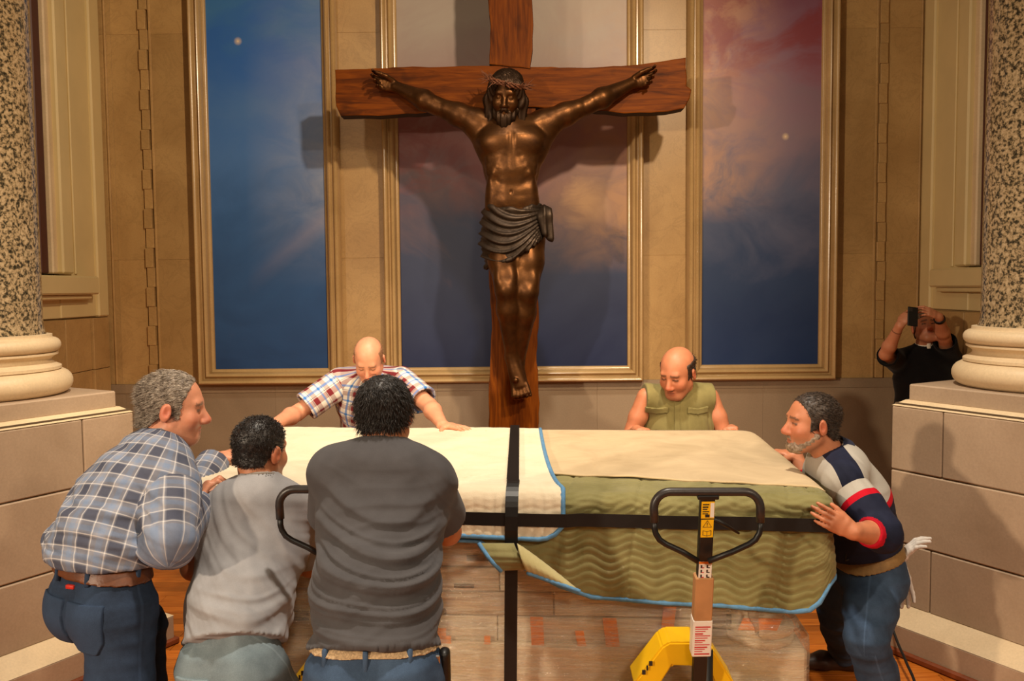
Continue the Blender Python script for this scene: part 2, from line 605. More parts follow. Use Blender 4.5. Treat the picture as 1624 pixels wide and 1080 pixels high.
PANELS = [(XW(336), XW(516), 0, 'left painted panel of deep blue starry sky with pale light'),
          (XW(634), XW(994), 1, 'middle painted panel of dusky mauve and navy clouds behind the crucifix'),
          (XW(1113), XW(1299), 2, 'right painted panel of pink cloud over dark blue sky')]
for x0, x1, k, lab in PANELS:
    z0, z1 = ZW(581), 5.6
    P = empty('sky_mural', ((x0 + x1) / 2, WALL_Y, z0), lab, 'mural', 'painted sky panels on the back wall')
    link('canvas', box_me('canvas', (x0, WALL_Y - 0.012, z0), (x1, WALL_Y + 0.015, z1)), m_sky('painted_sky_%d' % k, k), P)
    for nm, a, b, na, nb in (('frame_rail', (x0, z0), (x1, z0), (-1, -1), (1, -1)), ('frame_rail', (x1, z0), (x1, z1), (1, -1), (1, 1)),
                             ('frame_rail', (x1, z1), (x0, z1), (1, 1), (-1, 1)), ('frame_rail', (x0, z1), (x0, z0), (-1, 1), (-1, -1))):
        o = link(nm, rail_me(nm, a, b, na, nb), M_FRAME, P)
        o.data.set_sharp_from_angle(angle=math.radians(50))


# ---- granite columns on stepped limestone pedestals
def m_granite():
    n = NT('speckled_granite')
    co = n.coord()
    a = n.noise(co, 52, 4, 0.6, 0.2)
    b = n.noise(n.mapping(co, (1, 1, 1), (4, 2, 7)), 110, 3, 0.7)
    f = n.math('ADD', n.math('MULTIPLY', a, 0.75), n.math('MULTIPLY', b, 0.25))
    col = n.ramp(f, [(0.38, srgb(46, 42, 32)), (0.455, srgb(84, 74, 56)), (0.49, srgb(138, 118, 88)), (0.55, srgb(166, 144, 110)), (0.64, srgb(186, 164, 130))])
    return n.done(col, 0.16)


M_GRANITE = m_granite()


def pedestal(s):
    C = V3(s * 1.945, 4.40, 0)
    e1 = V3(-s * 0.5, 0.866, 0)      # along the seen face, towards the far inner corner
    e2 = V3(s * 0.866, 0.5, 0)       # away, across the pedestal
    H = 0.50
    ctr = C - e1 * H + e2 * H
    M = Matrix(((e1[0], e2[0], 0, ctr[0]), (e1[1], e2[1], 0, ctr[1]), (0, 0, 1, 0), (0, 0, 0, 1)))
    side = 'right' if s > 0 else 'left'
    P = empty('column_pedestal', (ctr[0], ctr[1], 0), 'stepped limestone pedestal carrying the %s granite column' % side, 'pedestal', 'column pedestals')
    def bx(name, a, b, z0, z1, mat, bev=.005, par=P):
        return link(name, box_me(name, (a[0], a[1], z0), (b[0], b[1], z1), bev, M), mat, par)
    bx('core', (-H + .01, -H + .01), (H - .01, H - .01), 0, 1.25, M_MORTAR, 0)
    cs = [(0.215, 0.535, 0.27), (0.535, 0.905, None), (0.905, 1.235, 0.22)]
    for z0, z1, sp in cs:
        if sp is None:
            bx('stone_block', (-H, -H), (H, 0.0), z0 + .003, z1 - .003, M_BLOCK, .006)
            bx('stone_block', (-H, 0.004), (H, H), z0 + .003, z1 - .003, M_BLOCK, .006)
        else:
            q = sp
            bx('stone_block', (-H, -H), (q - .002, H), z0 + .003, z1 - .003, M_BLOCK, .006)
            bx('stone_block', (q + .002, -H), (H, H), z0 + .003, z1 - .003, M_BLOCK, .006)
    # weathered ledge and plinth slab
    def frustum(name, h0, z0, h1, z1, mat):
        V = [(-h0, -h0, z0), (h0, -h0, z0), (h0, h0, z0), (-h0, h0, z0), (-h1, -h1, z1), (h1, -h1, z1), (h1, h1, z1), (-h1, h1, z1)]
        me = pymesh(name, V, [(3, 2, 1, 0), (4, 5, 6, 7), (0, 1, 5, 4), (1, 2, 6, 5), (2, 3, 7, 6), (3, 0, 4, 7)])
        me.transform(M)
        return link(name, me, mat, P)
    frustum('ledge', H, 1.235, H - .045, 1.265, M_LEDGE)
    bx('plinth_slab', (-H + .055, -H + .055), (H - .055, H - .055), 1.26, 1.345, M_BLOCK, .007)
    frustum('base_ledge', H + .115, 0.15, H + .005, 0.22, M_LEDGE)
    bx('base_block', (-H - .115, -H - .115), (H + .115, H + .115), 0.0, 0.15, M_BLOCK, .005)
    bx('wood_shoe', (-H - .135, -H - .135), (H + .135, H + .135), 0.0, 0.035, M_OAK, .008)
    # column
    Q = empty('granite_column', (ctr[0], ctr[1], 1.345), 'speckled granite column with pale moulded base on the %s pedestal' % side, 'column', 'granite columns')
    prof = [(0.0, 0.0), (0.36, 0.0)]
    def tor(r, z, a, n=9, full=True):
        return [(r + a * math.sin(math.pi * i / n), z - a * math.cos(math.pi * i / n)) for i in range(n + 1)]
    prof += tor(0.365, 0.06, 0.06)
    prof += [(0.375, 0.124), (0.375, 0.138)]
    prof += [(0.372 - 0.035 * math.sin(math.pi * i / 8) - 0.012 * i / 8, 0.140 + 0.055 * i / 8) for i in range(9)]
    prof += [(0.362, 0.196), (0.362, 0.206)]
    prof += tor(0.340, 0.243, 0.036)
    prof += [(0.338, 0.282), (0.338, 0.296), (0.312, 0.298), (0.0, 0.298)]
    b = link('moulded_base', lathe_me('moulded_base', prof, (ctr[0], ctr[1], 1.345), 96, False), M_LEDGE, Q, True)
    b.data.set_sharp_from_angle(angle=math.radians(45))
    sh = [(0.312, 0.298), (0.304, 0.325), (0.300, 0.36), (0.298, 1.2), (0.290, 3.6), (0.285, 5.2)]
    link('shaft', lathe_me('shaft', sh, (ctr[0], ctr[1], 1.345), 96), M_GRANITE, Q, True).data.set_sharp_from_angle(angle=math.radians(60))


pedestal(-1)
pedestal(1)

# ------------------------------------------------------------------ wrapped altar, blankets, straps
BC = V3(-0.04, 3.82, 0)
BA = math.radians(-4.0)
BU = V3(math.cos(BA), math.sin(BA), 0)
BV = V3(-math.sin(BA), math.cos(BA), 0)
HW, HD = 1.24, 0.67
ZT = 1.085
BM = Matrix(((BU[0], BV[0], 0, BC[0]), (BU[1], BV[1], 0, BC[1]), (0, 0, 1, 0), (0, 0, 0, 1)))


def BP(u, v, z):
    return BC + BU * u + BV * v + V3(0, 0, z)


def loc_of(p):
    d = np.asarray(p) - BC
    return float(np.dot(d, BU)), float(np.dot(d, BV))


M_SLAB = m_stone('white_altar_marble', srgb(206, 190, 162), srgb(226, 212, 186), 0.35, 3, pieces=False)
M_CRATE = NT('crate_board_wood')
_c = M_CRATE.coord()
_g = M_CRATE.noise(M_CRATE.mapping(_c, (1.5, 12, 22)), 3, 5, 0.6, 0.5)
_col = M_CRATE.ramp(_g, [(0.3, srgb(158, 134, 102)), (0.7, srgb(192, 168, 134))])
M_CRATE = M_CRATE.done(M_CRATE.mix(1.0, _col, M_CRATE.ramp(rnd(M_CRATE), [(0, 0.88), (1, 1.06)]), 'MULTIPLY'), 0.6)
M_GREYBOARD = m_plain('grey_crate_board', srgb(208, 196, 172), 0.7, var=0.1, scale=6)
M_TAPE = m_plain('orange_tape', srgb(240, 132, 24), 0.35, var=0.12)
M_BLACK = m_plain('black_plastic', srgb(15, 14, 14), 0.45, var=0.2, scale=40)
M_DARK = m_plain('dark_gap_wood', srgb(40, 30, 22), 0.8)


def m_film():
    n = NT('stretch_film')
    co = n.coord()
    r = n.noise(n.mapping(co, (2.0, 2.0, 34)), 2.2, 6, 0.65, 0.6)
    r2 = n.noise(n.mapping(co, (5, 5, 60)), 2.0, 5, 0.7, 1.5)
    bp = n.n('ShaderNodeBump'); bp.inputs['Strength'].default_value = 1.0; bp.inputs['Distance'].default_value = 0.0045
    n.l(n.math('ADD', r, r2), bp.inputs['Height'])
    gl = n.n('ShaderNodeBsdfGlossy'); gl.inputs['Roughness'].default_value = 0.11; n.l(bp.outputs[0], gl.inputs['Normal'])
    df = n.n('ShaderNodeBsdfDiffuse'); df.inputs['Color'].default_value = (*srgb(236, 222, 196), 1); n.l(bp.outputs[0], df.inputs['Normal'])
    tr = n.n('ShaderNodeBsdfTransparent'); tr.inputs['Color'].default_value = (0.97, 0.95, 0.92, 1)
    m1 = n.n('ShaderNodeMixShader'); n.l(n.ramp(r, [(0.38, 0.08), (0.64, 0.46)]), m1.inputs[0]); n.l(tr.outputs[0], m1.inputs[1]); n.l(df.outputs[0], m1.inputs[2])
    m2 = n.n('ShaderNodeMixShader'); n.l(n.ramp(r2, [(0.42, 0.05), (0.64, 0.40)]), m2.inputs[0]); n.l(m1.outputs[0], m2.inputs[1]); n.l(gl.outputs[0], m2.inputs[2])
    n.l(m2.outputs[0], n.out.inputs['Surface'])
    return n.m


# --- the altar: base slab, corner colonettes, top slab
AL = empty('marble_altar', BP(0, 0, 0.30), 'white marble altar on pallet jacks, wrapped in film and crate boards under the blankets', 'altar')


def abox(name, u0, u1, v0, v1, z0, z1, mat, par, bev=.004):
    return link(name, box_me(name, (u0, v0, z0), (u1, v1, z1), bev, BM), mat, par)


abox('base_slab', -1.08, 1.17, -0.62, 0.62, 0.24, 0.505, M_SLAB, AL, .012)
abox('top_slab', -HW + .03, HW - .03, -HD + .03, HD - .03, 0.90, ZT - .012, M_SLAB, AL, .012)
abox('core_block', -0.86, 0.80, -0.50, 0.5, 0.50, 0.905, M_GREYBOARD, AL)
cp = [(0.0, 0.0), (0.125, 0.0), (0.125, 0.03)] + [(0.105 + .022 * math.sin(math.pi * i / 8), 0.052 - .022 * math.cos(math.pi * i / 8)) for i in range(9)] + \
     [(0.098, 0.080), (0.088, 0.092), (0.088, 0.10)] + [(0.084 + .012 * math.sin(math.pi * i / 6), 0.114 - .012 * math.cos(math.pi * i / 6)) for i in range(7)] + \
     [(0.080, 0.130), (0.072, 0.142), (0.070, 0.40), (0.0, 0.40)]
for u, v in ((1.02, -0.50), (1.02, 0.48), (-0.96, -0.50), (-0.96, 0.48)):
    c = BP(u, v, 0.503)
    link('colonette', lathe_me('colonette', cp, c, 40, False), M_SLAB, AL, True)
# crate boards strapped over the front
rows = [(0.30, 0.395), (0.40, 0.50), (0.505, 0.60), (0.607, 0.695), (0.70, 0.79), (0.795, 0.895)]
for i, (z0, z1) in enumerate(rows):
    cuts = [-1.06, -1.06 + random.uniform(.5, .8), random.uniform(.0, .25)] + ([0.79] if i < 5 else [1.12])
    for a, b in zip(cuts[:-1], cuts[1:]):
        abox('crate_board', a + .002, b - .002, -0.60 + random.uniform(0, .012), -0.565, z0, z1, M_GREYBOARD if a > -0.35 else M_CRATE, AL, .003)
for u in (-0.85, -0.3, 0.45):
    abox('crate_batten', u, u + .09, -0.568, -0.52, 0.3, 0.9, M_DARK, AL)
# orange tape strips and dark printed marks on the boards
def tape(u, z, w, h, mat=M_TAPE, nm='tape_strip', lean=0.0, v=-0.612):
    P = [(u - w / 2 + lean, z + h / 2), (u + w / 2 + lean, z + h / 2), (u + w / 2, z - h / 2), (u - w / 2, z - h / 2)]
    V = [BP(a, v - .002, b) for a, b in P] + [BP(a, v, b) for a, b in P]
    return link(nm, fixn(pymesh(nm, V, [(0, 1, 2, 3), (7, 6, 5, 4), (0, 4, 5, 1), (1, 5, 6, 2), (2, 6, 7, 3), (3, 7, 4, 0)])), mat, AL)


def at_front(px, py, v=-0.612):
    """(u, z) on the crate front for a pixel"""
    n = BV; p0 = BP(0, v, 0)
    d = A(px, py, 1.0) - V3(0, 0, CAM_H)
    t = np.dot(p0 - V3(0, 0, CAM_H), n) / np.dot(d, n)
    q = V3(0, 0, CAM_H) + d * t
    return loc_of(q)[0], q[2]


for px0, py0, px1, py1, ln in ((845, 978, 866, 1080, -.01), (700, 1008, 716, 1060, 0), (964, 980, 986, 1050, -.02), (920, 1000, 934, 1046, -.02), (1048, 962, 1068, 1000, .01),
                               (1048, 1000, 1066, 1028, 0), (466, 876, 494, 914, 0), (442, 992, 450, 1040, 0), (692, 996, 708, 1036, 0), (768, 1008, 778, 1040, 0)):
    u0, z0 = at_front(px0, py0); u1, z1 = at_front(px1, py1)
    tape((u0 + u1) / 2, (z0 + z1) / 2, abs(u1 - u0), abs(z0 - z1), lean=ln)
for px0, py0, px1, py1 in ((690, 964, 708, 974), (740, 880, 800, 890), (1120, 990, 1160, 996), (1152, 966, 1160, 994), (452, 972, 490, 984), (720, 925, 752, 932)):
    u0, z0 = at_front(px0, py0); u1, z1 = at_front(px1, py1)
    tape((u0 + u1) / 2, (z0 + z1) / 2, abs(u1 - u0), abs(z0 - z1), M_BLACK, 'printed_mark')
u0, z0 = at_front(1170, 980); u1, z1 = at_front(1232, 1000)
tape((u0 + u1) / 2, (z0 + z1) / 2, u1 - u0, z0 - z1, M_TAPE, 'tape_strip', 0.02)

# stretch film over the front and sides, slightly waisted between the slabs
def film():
    us = np.linspace(-1.19, 1.19, 150)
    zs = np.linspace(0.22, 0.99, 60)
    path = []
    for v in np.linspace(0.5, -0.55, 26): path.append((-1.10, v))
    for k in range(6):
        a = math.pi + (k / 5) * math.pi / 2
        path.append((-1.05 + .05 * math.cos(a), -0.585 + .05 * math.sin(a)))
    for u in np.linspace(-1.03, 1.12, 150): path.append((u, -0.637))
    for k in range(6):
        a = -math.pi / 2 + (k / 5) * math.pi / 2
        path.append((1.135 + .05 * math.cos(a), -0.585 + .05 * math.sin(a)))
    for v in np.linspace(-0.55, 0.5, 26): path.append((1.185, v))
    P = np.zeros((len(path), len(zs), 3))
    for i, (u, v) in enumerate(path):
        for j, z in enumerate(zs):
            pinch = 0.022 * math.sin(math.pi * min(1, max(0, (z - .5) / .45))) if z > .5 else 0
            r = 0.004 * math.sin(z * 55 + 3 * math.sin(u * 4)) + 0.003 * math.sin(z * 120 + u * 9)
            k = 1 - (pinch * .8 + r) / 0.637
            ku = 1 - (pinch * 3.4 + r) / 1.185 if abs(u) > 1.0 and z > .55 else 1.0
            P[i, j] = BP(u * ku, v * (k if abs(v) > .3 else 1), z)
    return grid_me('film', P)


FW = link('stretch_film', film(), m_film(), AL, True)
FW['label'] = 'clear stretch film with glossy horizontal wrinkles'

# ------------------------------------------------------------------ blankets
def m_blanket(name, c0, c1, dirt):
    n = NT(name)
    co = n.coord()
    a = n.noise(co, 5, 6, 0.65, 0.8)
    col = n.ramp(a, [(0.3, c0), (0.72, c1)])
    d = n.noise(n.mapping(co, (1, 1, 1), (3, 1, 9)), 9, 4, 0.7)
    col = n.mix(n.ramp(d, [(0.66, 0.0), (0.74, 0.6)]), col, dirt)
    f = n.noise(co, 260, 2)
    n.bump(f, 0.25, 0.003)
    m = n.done(col, 0.85, spec=0.2)
    n.b.inputs['Sheen Weight'].default_value = 0.15
    return m


M_GREEN = m_blanket('olive_quilt', srgb(118, 112, 68), srgb(148, 140, 94), srgb(178, 168, 130))
M_CREAMQ = m_blanket('cream_quilt', srgb(218, 202, 172), srgb(234, 220, 192), srgb(205, 182, 140))
M_BIND = m_plain('blue_binding', srgb(92, 142, 184), 0.8, var=0.15, scale=60, bump=.3, bscale=300)
M_SHEET = m_blanket('tan_felt_sheet', srgb(190, 166, 128), srgb(212, 188, 148), srgb(168, 130, 80))


def drape(path, nrmls, inset, drop, h, off=0.012, quilt=None, rr=0.035, sag=None, ztop=ZT, lims=None):
    """sheet lying on the top near the edge and falling over it. path/nrmls per column, drop(i) gives hem height"""
    npth = len(path)
    ins = np.arange(inset, 0.0, -h)
    arc = np.linspace(0, math.pi / 2, max(5, int(rr * 1.57 / h)))
    nd = max(8, int(max(ztop - drop(i) for i in range(npth)) / h))
    rows = len(ins) + len(arc) + nd
    P = np.zeros((npth, rows, 3)); S = np.zeros((npth, rows, 2)); N = np.zeros((npth, rows, 3))
    s = 0.0
    for i in range(npth):
        p, nn = path[i], nrmls[i]
        if i: s += np.linalg.norm(path[i] - path[i - 1])
        e = p + nn * off
        w = 0.0; j = 0
        lim = 1.0 if lims is None else lims[i]
        for a in ins * lim:
            P[i, j] = e - nn * (rr + a) + V3(0, 0, ztop + off); N[i, j] = (0, 0, 1); S[i, j] = (s, -a - rr); j += 1
        for t in arc:
            P[i, j] = e - nn * rr * (1 - math.sin(t)) + V3(0, 0, ztop + off - rr * (1 - math.cos(t)))
            N[i, j] = nn * math.sin(t) + V3(0, 0, math.cos(t)); S[i, j] = (s, -rr + t * rr * 1.27); j += 1
        z0 = ztop + off - rr; z1 = drop(i)
        for k in range(1, nd + 1):
            f = k / nd
            z = z0 + (z1 - z0) * f
            P[i, j] = e + V3(0, 0, z); N[i, j] = nn; S[i, j] = (s, rr + (z0 - z)); j += 1
    if sag is not None:
        P += N * sag(P, S)[..., None]
    if quilt is not None:
        P += N * quilt(S[..., 0], S[..., 1])[..., None]
    return P, N, S


def solid_sheet(name, P, N, th):
    nu, nv = P.shape[:2]
    A0 = P.reshape(-1, 3); B0 = (P - N * th).reshape(-1, 3)
    n = nu * nv
    idx = np.arange(n).reshape(nu, nv)
    q = np.stack([idx[:-1, :-1], idx[1:, :-1], idx[1:, 1:], idx[:-1, 1:]], -1).reshape(-1, 4)
    qb = q[:, ::-1] + n
    rim = np.concatenate([idx[:, 0], idx[-1, 1:], idx[-2::-1, -1], idx[0, -2:0:-1]])
    r2 = np.roll(rim, -1)
    qr = np.stack([rim, rim + n, r2 + n, r2], -1)
    return fixn(arr_me(name, np.concatenate([A0, B0]), np.concatenate([q, qb, qr])))


def wav_green(s, t):
    ph = (t + 0.013 * np.sin(2 * np.pi * s / 0.155 + 0.6 * np.sin(s * 3.1)) + 0.004 * np.sin(s * 23 + t * 17)) / 0.029
    r = np.abs(np.sin(np.pi * ph)) ** 0.5
    lump = 0.004 * np.sin(s * 11 + 2 * np.sin(t * 9)) * np.sin(t * 13 + s * 5)
    crease = -0.004 * np.exp(-((np.mod(s + 0.12 * t, 0.27) - 0.13) / 0.006) ** 2)
    top = np.clip((0.13 - t) / .08, 0, 1) * np.clip(t / .03, 0, 1)
    wr = .006 * top * np.abs(np.sin(s * 34 + 3 * np.sin(t * 40 + s * 6) + 2 * np.sin(s * 9)))
    return 0.0056 * r + lump * 1.3 + crease * 1.3 + wr


def wav_cream(s, t):
    zig = 0.012 * np.abs(((s / 0.05) % 2) - 1)
    r = np.abs(np.sin(np.pi * (t + zig) / 0.026)) ** 0.7
    rib = np.abs(np.sin(np.pi * s / 0.036)) ** 0.5
    front = np.clip((t - 0.0) / 0.04, 0, 1)
    return 0.0028 * r * (1 - front) + front * (0.006 * rib * (0.6 + 0.4 * r)) + 0.003 * np.sin(s * 6 + 1)


# green moving blanket: along the front and round the right corner
def green():
    pts, nn = [], []
    r = 0.06
    u0 = -0.125
    for u in np.arange(u0, HW - r, 0.0075): pts.append(BP(u, -HD, 0)); nn.append(-BV)
    for a in np.linspace(0, math.pi / 2, 10)[1:]:
        d = -BV * math.cos(a) + BU * math.sin(a)
        pts.append(BP(HW - r, -HD + r, 0) + d * r); nn.append(d)
    for v in np.arange(-HD + r + .0075, 0.35, 0.0075): pts.append(BP(HW, v, 0)); nn.append(BU)
    us = [loc_of(p)[0] for p in pts]
    hx = [(-0.30, 0.93)] + [at_front(px, py, -HD - .03) for px, py in ((760, 858), (800, 890), (842, 902), (880, 926), (940, 950), (1050, 957), (1150, 962), (1200, 967), (1260, 973), (1290, 969), (1308, 950), (1316, 925))]
    def drop(i):
        z = np.interp(us[i], [a for a, b in hx], [b for a, b in hx])
        vv = loc_of(pts[i])[1]
        return z + (0.10 * max(0, vv + HD - .1) if vv > -HD + .1 else 0)
    def sag(P, S):
        lo = np.clip((ZT - P[..., 2]) / 0.4, 0, 1)
        return lo * (0.012 + 0.014 * np.sin(S[..., 0] * 4.2 + 1.0)) + 0.01 * lo * np.sin(S[..., 0] * 9)
    lims = [1.0 if loc_of(p)[1] < -HD + 1e-4 and u < HW - r - .02 else (.03 if loc_of(p)[1] < -HD + r + .001 else .24) for p, u in zip(pts, us)]
    return drape(pts, nn, 0.36, drop, 0.005, 0.008, wav_green, 0.045, sag, lims=lims), us


(PG, NG, SG), us_g = green()
GB = empty('moving_blanket', BP(0.6, -HD, ZT), 'olive green quilted moving blanket hanging over the front right of the altar', 'blanket', 'moving blankets')
link('quilted_cloth', solid_sheet('quilted_cloth', PG, NG, 0.008), M_GREEN, GB, True)
hem = PG[:, -1] - NG[:, -1] * 0.004 - V3(0, 0, 0.002)
link('edge_binding', tube_me('edge_binding', hem[::3], 0.0095, 8), M_BIND, GB, True)
# the turned-back left corner of the green blanket
def flap():
    c = [A(760, 862, 3.07), A(795, 905, 3.045), A(842, 903, 3.03), A(815, 862, 3.06)]
    n = 26
    P = np.zeros((n, n, 3)); N = np.zeros((n, n, 3))
    for i in range(n):
        for j in range(n):
            a, b = i / (n - 1), j / (n - 1)
            p = c[0] * (1 - a) * (1 - b) + c[1] * (1 - a) * b + c[2] * a * b + c[3] * a * (1 - b)
            P[i, j] = p - BV * (0.035 * math.sin(math.pi * b) * (0.5 + a * .5) + .004 * abs(math.sin(b * 12)))
            N[i, j] = -BV
    return P, N


PF, NF = flap()
link('turned_corner', solid_sheet('turned_corner', PF, NF, 0.006), M_GREEN, GB, True)
link('edge_binding', tube_me('edge_binding', list(PF[0, ::2]) + [PF[0, -1]], 0.008, 8), M_BIND, GB, True)
fold = [A(830, 880, 3.03), A(850, 898, 3.02), A(900, 930, 3.015), A(915, 937, 3.02)]
# pale lining showing where the hem folds out
n = 30
P = np.zeros((n, 8, 3)); N = np.zeros((n, 8, 3))
for i in range(n):
    t = i / (n - 1)
    top = A(820 + 96 * t, 862 + 72 * t ** 1.1, 3.02); bot = A(836 + 84 * t, 908 + 30 * t, 3.0)
    for j in range(8):
        b = j / 7
        P[i, j] = top * (1 - b) + bot * b - BV * (0.03 * math.sin(math.pi * b) * (1 - t) + .003 * abs(math.sin(t * 30)))
        N[i, j] = -BV
o = link('folded_lining', solid_sheet('folded_lining', P, N, 0.005), m_blanket('pale_green_lining', srgb(176, 164, 112), srgb(200, 188, 140), srgb(150, 140, 96)), GB, True)
o['label'] = 'paler inside of the blanket folded outward'
link('edge_binding', tube_me('edge_binding', list(P[:, -1]), 0.008, 8), M_BIND, GB, True)


# cream moving blanket over the left half, top and front
def cream():
    ur0 = loc_of(AZ(861, 683, ZT))[0]      # right edge at the far side
    ur1 = loc_of(A(893, 800, 3.1))[0]
    pts, nn = [], []
    us = np.arange(-HW - 0.005, ur1 + .001, 0.0075)
    for u in us: pts.append(BP(u, -HD, 0)); nn.append(-BV)
    drop = lambda i: 0.945 - 0.012 * math.sin(us[i] * 3) + (0.045 * max(0, (us[i] - ur1 + .09) / .09) ** 2 if us[i] > ur1 - .09 else 0)
    def sag(P, S):
        lo = np.clip((ZT - P[..., 2]) / 0.15, 0, 1)
        return lo * 0.014 + 0.004 * np.sin(S[..., 0] * 5) * lo
    P, N, S = drape(pts, nn, 2 * HD - .04, drop, 0.0065, 0.036, wav_cream, 0.05, sag)
    # the right edge runs slightly slanted over the top
    v = np.einsum('ijk,k->ij', P - BC, BV)
    uu = np.einsum('ijk,k->ij', P - BC, BU)
    sh = (ur0 - ur1 - 0.01) * np.clip((v + HD) / (2 * HD), 0, 1) ** 0.6
    wgt = np.clip((uu + HW) / (ur1 + HW), 0, 1)
    P += (sh * wgt)[..., None] * BU
    return P, N


PC, NC = cream()
CB = empty('moving_blanket', BP(-0.5, -HD, ZT), 'cream quilted moving blanket with blue edging over the left half of the altar', 'blanket', 'moving blankets')
link('quilted_cloth', solid_sheet('quilted_cloth', PC, NC, 0.010), M_CREAMQ, CB, True)
edge = np.concatenate([PC[-1, ::4] - NC[-1, ::4] * .004, PC[::-4, -1][1:] - NC[::-4, -1][1:] * .004])
link('edge_binding', tube_me('edge_binding', edge, 0.0095, 8), M_BIND, CB, True)


# tan felt sheet on the right half of the top
def sheet():
    nu, nv = 150, 70
    ul = loc_of(AZ(845, 690, ZT))[0] + .0
    v_l = loc_of(AZ(892, 750, ZT + .02))[1]; v_r = loc_of(AZ(1318, 772, ZT + .02))[1]
    P = np.zeros((nu, nv, 3)); N = np.zeros((nu, nv, 3)); N[..., 2] = 1
    for i in range(nu):
        a = i / (nu - 1)
        for j in range(nv):
            b = j / (nv - 1)
            vn = v_l + (v_r - v_l) * a + 0.006 * math.sin(a * 21) + 0.004 * math.sin(a * 53)
            v = HD * 0.99 * (1 - b) + vn * b
            u = ul + (HW + .002 - ul) * a
            lift = 0.003 * math.exp(-(1 - b) * 30) * (0.5 + 0.5 * math.sin(a * 17 + 1))
            P[i, j] = BP(u, v, ZT + 0.026 - .004 * b ** 8 + lift + 0.0025 * math.sin(u * 7 + v * 4) * math.sin(v * 9) - 0.020 * math.exp(-(1 - a) * 40))
    return solid_sheet('felt_sheet', P, N, 0.006)


tag(link('felt_sheet', sheet(), M_SHEET, None, True), 'flat tan felt sheet covering the right half of the altar top', 'sheet')


# ------------------------------------------------------------------ black straps
def ribbon(name, pts, wdir, w, nrm_, th, parent):
    V = []; F = []
    for p, nn in zip(pts, nrm_):
        for sgn in (-1, 1):
            for t in (0, th):
                V.append(p + wdir * sgn * w / 2 + nn * t)
    for i in range(len(pts) - 1):
        a = i * 4; b = a + 4
        F += [(a + 1, a + 3, b + 3, b + 1), (a, b, b + 2, a + 2), (a, a + 1, b + 1, b), (a + 2, b + 2, b + 3, a + 3)]
    F += [(0, 2, 3, 1), (len(V) - 4, len(V) - 3, len(V) - 1, len(V) - 2)]
    return link(name, fixn(pymesh(name, V, F)), M_BLACK, parent)


STR = empty('black_strap', BP(0, -HD, 1.0), 'black band strapped horizontally around the altar over both blankets', 'strap', 'black straps around the altar')
pts, nn = [], []
for v in np.linspace(0.60, -HD + .06, 12): pts.append(BP(-HW - .05, v, 1.02)); nn.append(-BU)
for u in np.linspace(-HW, HW - .05, 60):
    bulge = 0.052 + 0.003 * math.sin(u * 9)
    if u > 0.32: bulge = 0.040 + 0.003 * math.sin(u * 12)
    pts.append(BP(u, -HD - bulge, 1.012 - 0.012 * u)); nn.append(-BV)
for a in np.linspace(0.2, math.pi / 2, 6):
    d = -BV * math.cos(a) + BU * math.sin(a)
    pts.append(BP(HW - .03, -HD + .03, 0.995) + d * 0.075); nn.append(d)
for v in np.linspace(-HD + .08, 0.6, 12): pts.append(BP(HW + .05, v, 0.995)); nn.append(BU)
ribbon('band', pts, V3(0, 0, 1), 0.048, nn, 0.003, STR)
STR2 = empty('black_strap', BP(0.0, -HD, ZT), 'black band strapped over the altar top and down its front', 'strap', 'black straps around the altar')
uf = loc_of(AZ(815, 684, ZT + .03))[0]; un = loc_of(A(811, 800, 3.07))[0]
pts, nn = [], []
for v in np.linspace(HD, -HD + .07, 30):
    pts.append(BP(uf + (un - uf) * (HD - v) / (2 * HD), v, ZT + 0.046)); nn.append(V3(0, 0, 1))
for a in np.linspace(0.15, math.pi / 2, 8):
    pts.append(BP(un, -HD + .055, ZT - .045) + (V3(0, 0, 1) * math.cos(a) - BV * math.sin(a)) * .092 - BV * .025 * math.sin(a)); nn.append(V3(0, 0, 1) * math.cos(a) - BV * math.sin(a))
for z in np.linspace(ZT - .06, 0.28, 30):
    pts.append(BP(un - (ZT - z) * .015, -HD - .060 - (0.004 if abs(z - 1.01) < .04 else 0), z)); nn.append(-BV)
ribbon('band', pts, BU, 0.047, nn, 0.003, STR2)

# ------------------------------------------------------------------ smooth implicit shapes -> meshes
def cap(a, b, ra, rb, k=.02, flat=False, flat0=False, sub=False):
    return dict(t='cap', a=np.asarray(a, float), b=np.asarray(b, float), ra=ra, rb=rb, k=k, flat=flat, flat0=flat0, sub=sub)


def ell(c, r, R=None, k=.02, sub=False):
    return dict(t='ell', c=np.asarray(c, float), r=np.asarray(r, float), R=np.eye(3) if R is None else np.asarray(R, float), k=k, sub=sub)


def seg(a, b, ra, rb, side, k=.03, flat=False, flat0=False, sub=False):
    """elliptic tapered segment; ra, rb = (half width along side, half depth)"""
    return dict(t='seg', a=np.asarray(a, float), b=np.asarray(b, float), ra=ra, rb=rb, s=np.asarray(side, float), k=k, flat=flat, flat0=flat0, sub=sub)


def chain(pts, radii, k=.02, **kw):
    return [cap(pts[i], pts[i + 1], radii[i], radii[i + 1], k) for i in range(len(pts) - 1)]


def sweep(nodes, side, k=.05, flat0=False, flat1=False):
    out = []
    for i in range(len(nodes) - 1):
        sd = side[i] if isinstance(side, list) else side
        out.append(seg(nodes[i][0], nodes[i + 1][0], nodes[i][1:3], nodes[i + 1][1:3], sd, k, flat1 and i == len(nodes) - 2, flat0 and i == 0))
    return out


def prim_box(p):
    if p['t'] == 'ell':
        m = float(max(p['r'])); return p['c'] - m, p['c'] + m
    m = max(np.max(p['ra']), np.max(p['rb']))
    return np.minimum(p['a'], p['b']) - m, np.maximum(p['a'], p['b']) + m


